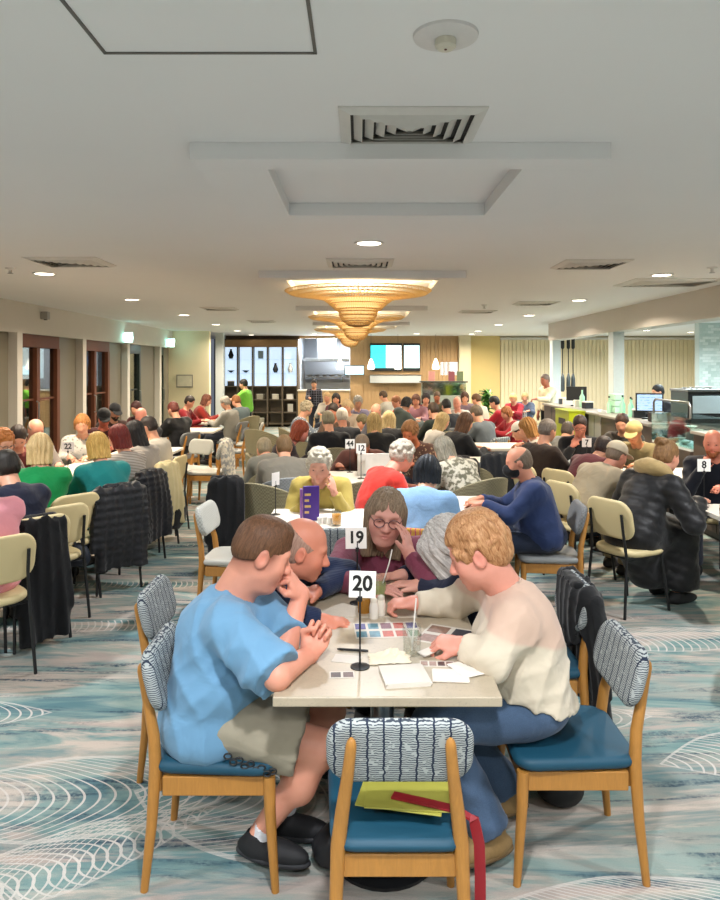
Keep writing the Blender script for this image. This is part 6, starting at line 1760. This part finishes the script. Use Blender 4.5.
who(443, 420, -70, 'blonde girl in a white top', [('long', '#c0a068', '#dcc490')], ('#e6e0d6', 'jersey'), d=9.2, hseed=2, s=.94, chairk='tub')
who(433, 409, 30, 'brown-haired person in dark green seen from behind', [('short', '#3a2c20')], ('#26302c', 'jersey'), d=11.0, chairk='tub')
who(466, 422, -62, 'woman with long brown hair in a black top', [('long', '#4a3222', '#6a4a34')], ('#16181e', 'jersey'), d=8.9, hseed=3, chairk='timber_grey', bust=.04)
who(476, 413, 40, 'dark blonde man in a slate grey shirt', [('mature', '#5c5044', '#7a6c5c')], ('#6d747a', 'jersey'), d=10.6, chairk='timber')
who(494, 401, 70, 'black-haired person in a red shirt by the plant', [('short', '#131214')], ('#b01c2c', 'jersey'), d=13.4, w=1.15, zh=1.2, chairk='timber')
who(506, 411, 110, 'ginger child in a red top', [('bowl', '#8a5530', '#a86c40')], ('#a8242e', 'jersey'), d=11.2, s=.9, chairk='timber')
who(519, 418, 70, 'man in a white cap and dark red plaid shirt', [('cap', '#e6e0d4', 'jersey'), ('short', '#2a201c')], ('#5a1e28', 'plaid', '#c9b8b4'), d=8.9, w=1.12, chairk='timber', pose=dict(lean=30))
who(527, 428, 62, 'woman with auburn hair in a cream top by the plaid shirt', [('bob', '#9a6a34', '#b8864a')], ('#d9cfbd', 'jersey'), d=8.2, hseed=2, chairk='timber')
who(513, 396, 150, 'blonde child in scarlet by the curtain wall', [('bowl', '#d8b478')], ('#b8283a', 'jersey'), d=16.2, s=.92, chairk='timber')
who(525, 396, 165, 'fair-haired child in slate blue by the curtain wall', [('bowl', '#b89a6c')], ('#5c6a84', 'jersey'), d=16.8, s=.92, chairk='timber')
who(548, 423, -62, 'grey-haired man in a dark brown jacket and khaki trousers', [('mature', '#6a6058', '#8e847a')], ('#35271f', 'jersey'), d=7.6, w=1.18, belly=.03, lowc=('#a08a58',), chairk='cafe', topname='jacket', pose=dict(arms=('table', 'chin'), head_pitch=18))
who(580, 425, 165, 'man with glasses in a black jacket, fist at his chin', [('short', '#2c1e1a')], ('#17181e', 'jersey'), d=8.3, glasses='#18181a', skin='#c48470', chairk='cafe', pose=dict(arms=('chin', 'table')))
who(568, 431, -40, 'grey-shirted person beside the dark brown jacket', [('short', '#4a4038')], ('#8a8a86', 'jersey'), d=8.9, chairk='cafe')
who(604, 429, -58, 'dark-haired person in a maroon jumper by the bar', [('short', '#2a1e1a')], ('#5c1f2a', 'jersey'), d=7.35, chairk='cafe', pose=dict(lean=26))
who(622, 423, 150, 'brown-haired person by the brown bar counter', [('short', '#3c2a20')], ('#4a4640', 'jersey'), d=8.7, chairk='cafe')
who(617, 440, -65, 'man in a pale grey cap and stone-coloured jacket', [('cap', '#cfc2a8', 'jersey'), ('crew', '#6a5a4a')], ('#b5a68a', 'jersey'), d=6.35, w=1.14, belly=.03, lowc=('#8f8468',), chairk='cafe', topname='jacket', skin='#d09078', pose=dict(lean=22))
who(634, 433, 140, 'person in a tan cap and khaki top near the bar', [('cap', '#b89c66', 'jersey')], ('#8d8058', 'jersey'), d=7.4, skin='#b8805c', chairk='cafe')
who(667, 450, -62, 'woman with pinned-up hair in a long black hooded puffer coat', [('bun', '#7a5636', '#a07a50')], ('#19191b', 'puffer'), d=5.6, w=1.06, belly=.03, coat=True, qamp=.0045, quilt=.085, crease=.005, hoodc='#b39a6a', topname='coat', lowc=('#1a1a1e',), skin='#dba088', chairk='cafe', ease=.014, top='puffer', pose=dict(arms=('wide', 'wide'), head_pitch=14, reach=.06, lean=27, curve=12, s=1.05))
who(713, 443, 150, 'bald ginger-bearded man raising a hand by the bar', [('beard', '#8a4a2c', '#a86038')], ('#171b26', 'jersey'), d=6.3, skin='#d98a70', w=1.12, chairk='cafe', blush=1.0, pose=dict(arms=('chin', 'table'), head_pitch=8))
seat_everybody()
# standing
def stand(u, v, d, yaw, label, hair_, topc, arms=('reach', 'reach'), s=.93, **sp):
    hp = P(u, v, d); J = pose_standing(s=s, arms=arms)
    sc = hp.z / J['head'][2]
    off = rotz(math.radians(yaw)) @ J['head']; org = A(hp.x - off[0], hp.y - off[1], 0)
    sp['hair'] = [(h[0], tuple(h[1:])) for h in hair_]; sp['topc'] = topc
    o = build_person(move_pose(J, math.radians(yaw), org), sp, .022, origin=org); o.scale = (sc,) * 3
    tag(o, label, 'person'); PEOPLE.append((label, org)); return o
stand(243, 384, 16.4, 75, 'standing person in a lime green shirt reaching by the cabinet', [('short', '#1c1a18')], ('#7fd04a', 'jersey'), top='tee', lowc=('#17181c',))
stand(314, 384, 18.6, 180, 'standing staff member in black by the servery counter', [('bun', '#1a1616')], ('#26262e', 'plaid', '#6a6a78'), ('reach', 'down'))
stand(545, 380, 15.0, 120, 'standing man in a cream shirt and black trousers at the bar end', [('crew', '#6a5a50')], ('#e2d4b4', 'jersey'), ('down', 'reach'), lowc=('#141518',), skin='#a86a54')
stand(657, 392, 11.3, 100, 'black-haired bar worker behind the pale blue till screen', [('short', '#131214')], ('#1c1d22', 'jersey'), ('reach', 'reach'))
# ------------------------------------------------------------------ other tables, chairs, coats, things on tables
TL = 'pale laminate table '
TPOS = [(.0875, 2.657, .37, .37), (.0875, 3.394, .37, .37)]
def table_free(kind, x, y, label, yaw=0):
    """nudge a table until nobody sits inside it"""
    hw, hl = {'pale': (.37, .37), 'wide': (.575, .375), 'long': (.375, .675), 'round': (.38, .38)}[kind]
    if yaw == 90: hw, hl = hl, hw
    best = None
    for r in [k * .07 for k in range(9)]:
        for a in range(12 if r else 1):
            cx, cy = x + r * math.cos(a * math.pi / 6), y + r * math.sin(a * math.pi / 6)
            bad = sum(max(0, (.25 if kind != 'round' else .12) - max(abs(o[0] - cx) - hw, abs(o[1] - cy) - hl)) for _, o in PEOPLE) + 3 * sum(max(0, min(hw + b[2] - abs(cx - b[0]), hl + b[3] - abs(cy - b[1]))) for b in TPOS)
            if best is None or bad < best[0] - 1e-6: best = (bad, cx, cy)
        if best[0] < 1e-6: break
    TPOS.append((best[1], best[2], hw, hl))
    return table(kind, best[1], best[2], label, None, yaw)
def fixed(kind, x, y, label, yaw=0):
    hw, hl = {'pale': (.37, .37), 'wide': (.575, .375), 'long': (.375, .675), 'round': (.38, .38)}[kind]
    if yaw == 90: hw, hl = hl, hw
    TPOS.append((x, y, hw, hl)); return table(kind, x, y, label, None, yaw)
fixed('pale', -.27, 4.97, TL + 'holding the orange juice and the purple menu box')
fixed('pale', .05, 6.90, TL + 'with sign 12 and the white laptop')
fixed('pale', .62, 5.50, TL + 'between the masked man and the denim shirt')
table_free('wide', -2.98, 4.85, TL + 'between the pink jumper and the door glass', 90)
fixed('pale', -2.62, 6.62, TL + 'where the teal jumper sits, end of the long row')
fixed('long', -2.76, 7.70, TL + 'second in the long row beside the glazed doors')
table_free('pale', -2.8, 9.0, TL + 'last in the long row, by the bald pink-faced man')
fixed('wide', 3.10, 5.15, TL + 'in front of the black puffer coat')
table_free('wide', 2.82, 6.65, TL + 'between the two cap wearers near the bar')
rt_ = fixed('round', 2.44, 7.84, 'round pale table in front of the dark brown jacket')
for x, y, w in ((-2.75, 12.1, 'in front of the bulky black coat'), (-2.55, 13.7, 'between the red jumpers and the pale grey shirt'),
        (-.35, 9.9, 'in front of the man in the black jumper'), (.28, 9.9, 'before the long-haired blonde in black'), (-.15, 11.6, 'beside the curly-haired patterned shirt'), (.75, 8.35, 'before the mottled fur-print top, among the middle rows'), (1.9, 9.6, 'by the plaid shirt and the long brown hair'), (1.35, 11.6, 'among the rows towards the reception booth'), (-.3, 14.4, 'in the far rows near the servery counter'), (.9, 14.9, 'in the far rows below the menu screens'), (2.2, 13.0, 'by the red shirt and the potted plant'), (1.9, 15.6, 'in the far rows before the reception booth')):
    table_free('pale', x, y, TL + w)
def chair_free(kind, x, y, yaw, label):
    """set a spare chair down where nobody sits"""
    best = None
    for r in [k * .06 for k in range(8)]:
        for a in range(12 if r else 1):
            cx, cy = x + r * math.cos(a * math.pi / 6), y + r * math.sin(a * math.pi / 6)
            bad = sum(max(0, .52 - math.hypot(o[0] - cx, o[1] - cy)) for _, o in PEOPLE)
            if best is None or bad < best[0] - 1e-6: best = (bad, cx, cy)
        if best[0] < 1e-6: break
    return chair(kind, best[1], best[2], yaw, label)
chair('timber', -.09, 4.70, 0, 'patterned timber chair pushed in at the orange juice table')
chair('timber_pale', -.90, 5.25, -95, 'pale-backed timber chair standing by the aisle near the olive tub chair')
chair('tub', -.72, 6.10, -30, 'olive woven tub chair with a black coat over its side, by the aisle')
chair('tub', .13, 6.28, 0, 'olive woven tub chair pushed up to the laptop table')
tubA = chair_free('tub', 1.05, 7.35, -20, 'tan woven tub chair beside the dark jackets and the fur-print top')
tubB = chair_free('tub_grey', 1.60, 7.55, 10, 'grey woven tub chair behind the masked man')
chair_free('cafe', 3.05, 4.35, 10, 'cream cafe chair across the puffer coat\'s table corner')
chair_free('timber_grey', 2.35, 3.95, 60, 'timber chair with a grey back half out of sight by the bar side')
chair('cafe', -2.25, 5.18, 52, 'empty cream cafe chair behind the navy top')
chair('cafe', -2.33, 5.62, 52, 'empty cream cafe chair between the green and teal jumpers')
chair_free('timber_pale', -2.3, 9.75, 150, 'pale-backed timber chair by the bulky black coat\'s aisle')
scarfC = chair_free('timber_pale', -2.0, 9.5, 80, 'pale-backed timber chair with a grey scarf over it')
chair_free('timber_grey', -2.1, 11.8, 90, 'grey-backed timber chair at the black coat\'s table')
chair_free('timber_pale', -2.05, 12.9, 95, 'pale-backed timber chair by the red jumpers')
chair_free('tub', -1.25, 11.2, -30, 'olive woven tub chair by the aisle near the curly-haired woman')
chair_free('timber', 2.15, 10.5, 100, 'patterned timber chair by the plaid shirt')
def hang(words, label, *a, dx=0, dy=0, **k):
    x, y, yw = at_of(words); return hung_jacket(x + dx, y + dy, yw, label, *a, **k)
hang('teal jumper at', 'dark quilted puffer jacket on the teal woman\'s chair', '#202124', 'puffer', .80, .60, .44, quilted=.06, name='puffer_jacket')
hang('striped shirt beside', 'second dark puffer jacket on the chair of the striped shirt', '#1c1d22', 'puffer', .80, .58, .44, quilted=.055, name='puffer_jacket', seed=4)
hang('in a navy top', 'long black coat hanging to the floor from the navy person\'s chair', '#0f1114', 'jersey', .78, .74, .32, name='coat', seed=6)
hung_jacket(-1.13, 6.05, 10, 'black coat hung on the olive tub chair by the aisle', '#111214', 'jersey', .86, .62, .26, name='coat', seed=2)
hang('black-haired woman in pale grey', 'cream coat hung between the dark puffers and the white shirt', '#d0c294', 'fleece', .80, .58, .40, name='coat', seed=5)
hung_jacket(scarfC.location.x, scarfC.location.y, 80, 'grey and white scarf over the pale timber chair', '#9a9c9c', 'camo', .80, .45, .30, name='scarf', seed=8)
hung_jacket(tubA.location.x, tubA.location.y, -20, 'dark brown jacket over the tan tub chair', '#26211f', 'jersey', .86, .50, .44, name='jacket', seed=3)
hung_jacket(tubB.location.x, tubB.location.y, 10, 'charcoal jacket over the grey tub chair', '#2a2c30', 'jersey', .86, .45, .40, name='jacket', seed=9)
tote = empty('tote_bag', (-1.86, 7.3, 0), math.radians(75), 'black tote bag hanging from the cream coat\'s chair', 'bag')
B = Blob(.012); B.ell((0, 0, .36), (.17, .05, .20)); B.ell((0, 0, .30), (.17, .06, .14), k=.04); B.half((0, 0, .52), (0, 0, 1)); B.disp(folds(.006, .1, 2)); mesh_obj('body', B.mesh('tote'), cloth('#131417'), tote)
tube('handle', [(-.1, 0, .50), (-.08, .05, .66), (0, .09, .74), (.08, .05, .66), (.1, 0, .50)], .007, blackm, tote, 8)
bag('handbag', -2.12, 5.42, .14, .09, .17, '#1a2230', 'small dark blue handbag hanging behind the green woman\'s chairs', .4, True, .30)
bag('handbag', -1.72, 9.2, .20, .12, .22, '#2a2220', 'dark round handbag by the scarf chair', .2, True, .0)

# signs and small things on the other tables
number_sign(-.60, 5.12, ZT, '', 'table sign seen edge-on beside the mustard cardigan', .30, 62, 0)
number_sign(0.01, 6.78, ZT, '12', 'table number 12 before the laptop man', .33)
number_sign(-.10, 7.18, ZT, '44', 'table number 44 behind sign 12', .33, 8)
number_sign(-2.92, 7.20, ZT, '22', 'table number 22 on the long row by the floral top', .30, 10, 0, .12)
number_sign(rt_.location.x - .05, rt_.location.y - .25, ZT, '7', 'table number 7 before the man with his fist at his chin', .30, 0, 0, .10)
number_sign(2.58, 5.4, ZT, '8', 'table number 8 between the puffer coat and the bearded man', .36, 0, 0, .10)
orange = plain('#e89a18', .2, name='orange_juice')
tumbler(0, 0, 'glass of orange juice before the mustard cardigan', .034, .10, orange, pos=(-.155, 4.78, ZT))
tumbler(0, 0, 'water jug glass on the table by sign 8', .055, .16, None, pos=(2.62, 5.05, ZT)); tumbler(0, 0, 'dark cola glass on the table by sign 8', .034, .10, plain('#3a1c12', .15, name='cola'), pos=(2.52, 4.98, ZT))
tumbler(0, 0, 'empty tumbler at the edge of the puffer coat\'s table', .034, .10, None, pos=(2.74, 4.92, ZT)); tumbler(0, 0, 'tumbler of water before the bearded man', .034, .11, None, pos=(2.88, 5.18, ZT))
pb = empty('menu_box', (-.335, 4.93, ZT), .15, 'upright purple menu holder before the mustard cardigan', 'menu holder')
box('panel', (-.055, -.012, .0), (.055, .012, .235), plain('#4a2a86', .4, var=.25, scale=14, name='purple_print'), pb, bevel=.003); box('side_panel', (-.075, -.01, .0), (-.058, .03, .215), plain('#8a5aa0', .4, var=.3, scale=20, name='pink_print'), pb, bevel=.002)
for k in range(4): box('print_stripe', (-.045, -.0135, .05 + .04 * k), (-.015 + .012 * (k % 2), -.012, .066 + .04 * k), plain('#d8b46a', .5, name='gold_ink'), pb, bevel=0)
for k in range(4):
    c = empty('cup', (-.27 + .034 * k, 4.80 + .03 * (k % 2), ZT), 0, 'small white ceramic cup clustered beside the orange juice', 'cup', 'small white cups beside the orange juice'); lathe('body', [(0, 0), (.013, 0), (.016, .045), (.0145, .045), (.012, .006), (0, .006)], plain('#ece8de', .3, name='ceramic'), c, 14); lathe('lid', [(.0, .05), (.010, .05), (.016, .045)], plain('#e2ddd2', .3, name='ceramic'), c, 14)
lp = empty('laptop', (.135, 6.98, ZT), 0, 'open white laptop on the table by sign 12', 'laptop')
box('base', (-.16, -.02, 0), (.16, .20, .014), plain('#d8d4cc', .4, name='white_shell'), lp, bevel=.004); sc_ = box('lid', (-.16, -.006, 0), (.16, .006, .215), plain('#e4dfd6', .4, name='white_shell'), lp, bevel=.004, loc=(0, -.02, .012), rot=(.25, 0, 0)); box('hinge', (-.10, -.03, .004), (.10, -.014, .018), steel, lp, bevel=.002)
sheet('quiz_paper', 0, 0, .2, .28, 0, paper, 'white paper on the table between the masked man and the denim shirt', 'paper', 2).location = (.80, 5.30, ZT)
sheet('quiz_paper', 0, 0, .2, .28, 0, paper, 'white paper on the long row before the teal jumper', 'paper', 2).location = (-2.66, 6.5, ZT)
sheet('quiz_paper', 0, 0, .22, .28, 20, plain('#e2d8b8', .6, name='paper'), 'cream papers on the round table of the dark brown jacket', 'paper', 3).location = (rt_.location.x, rt_.location.y, ZT)
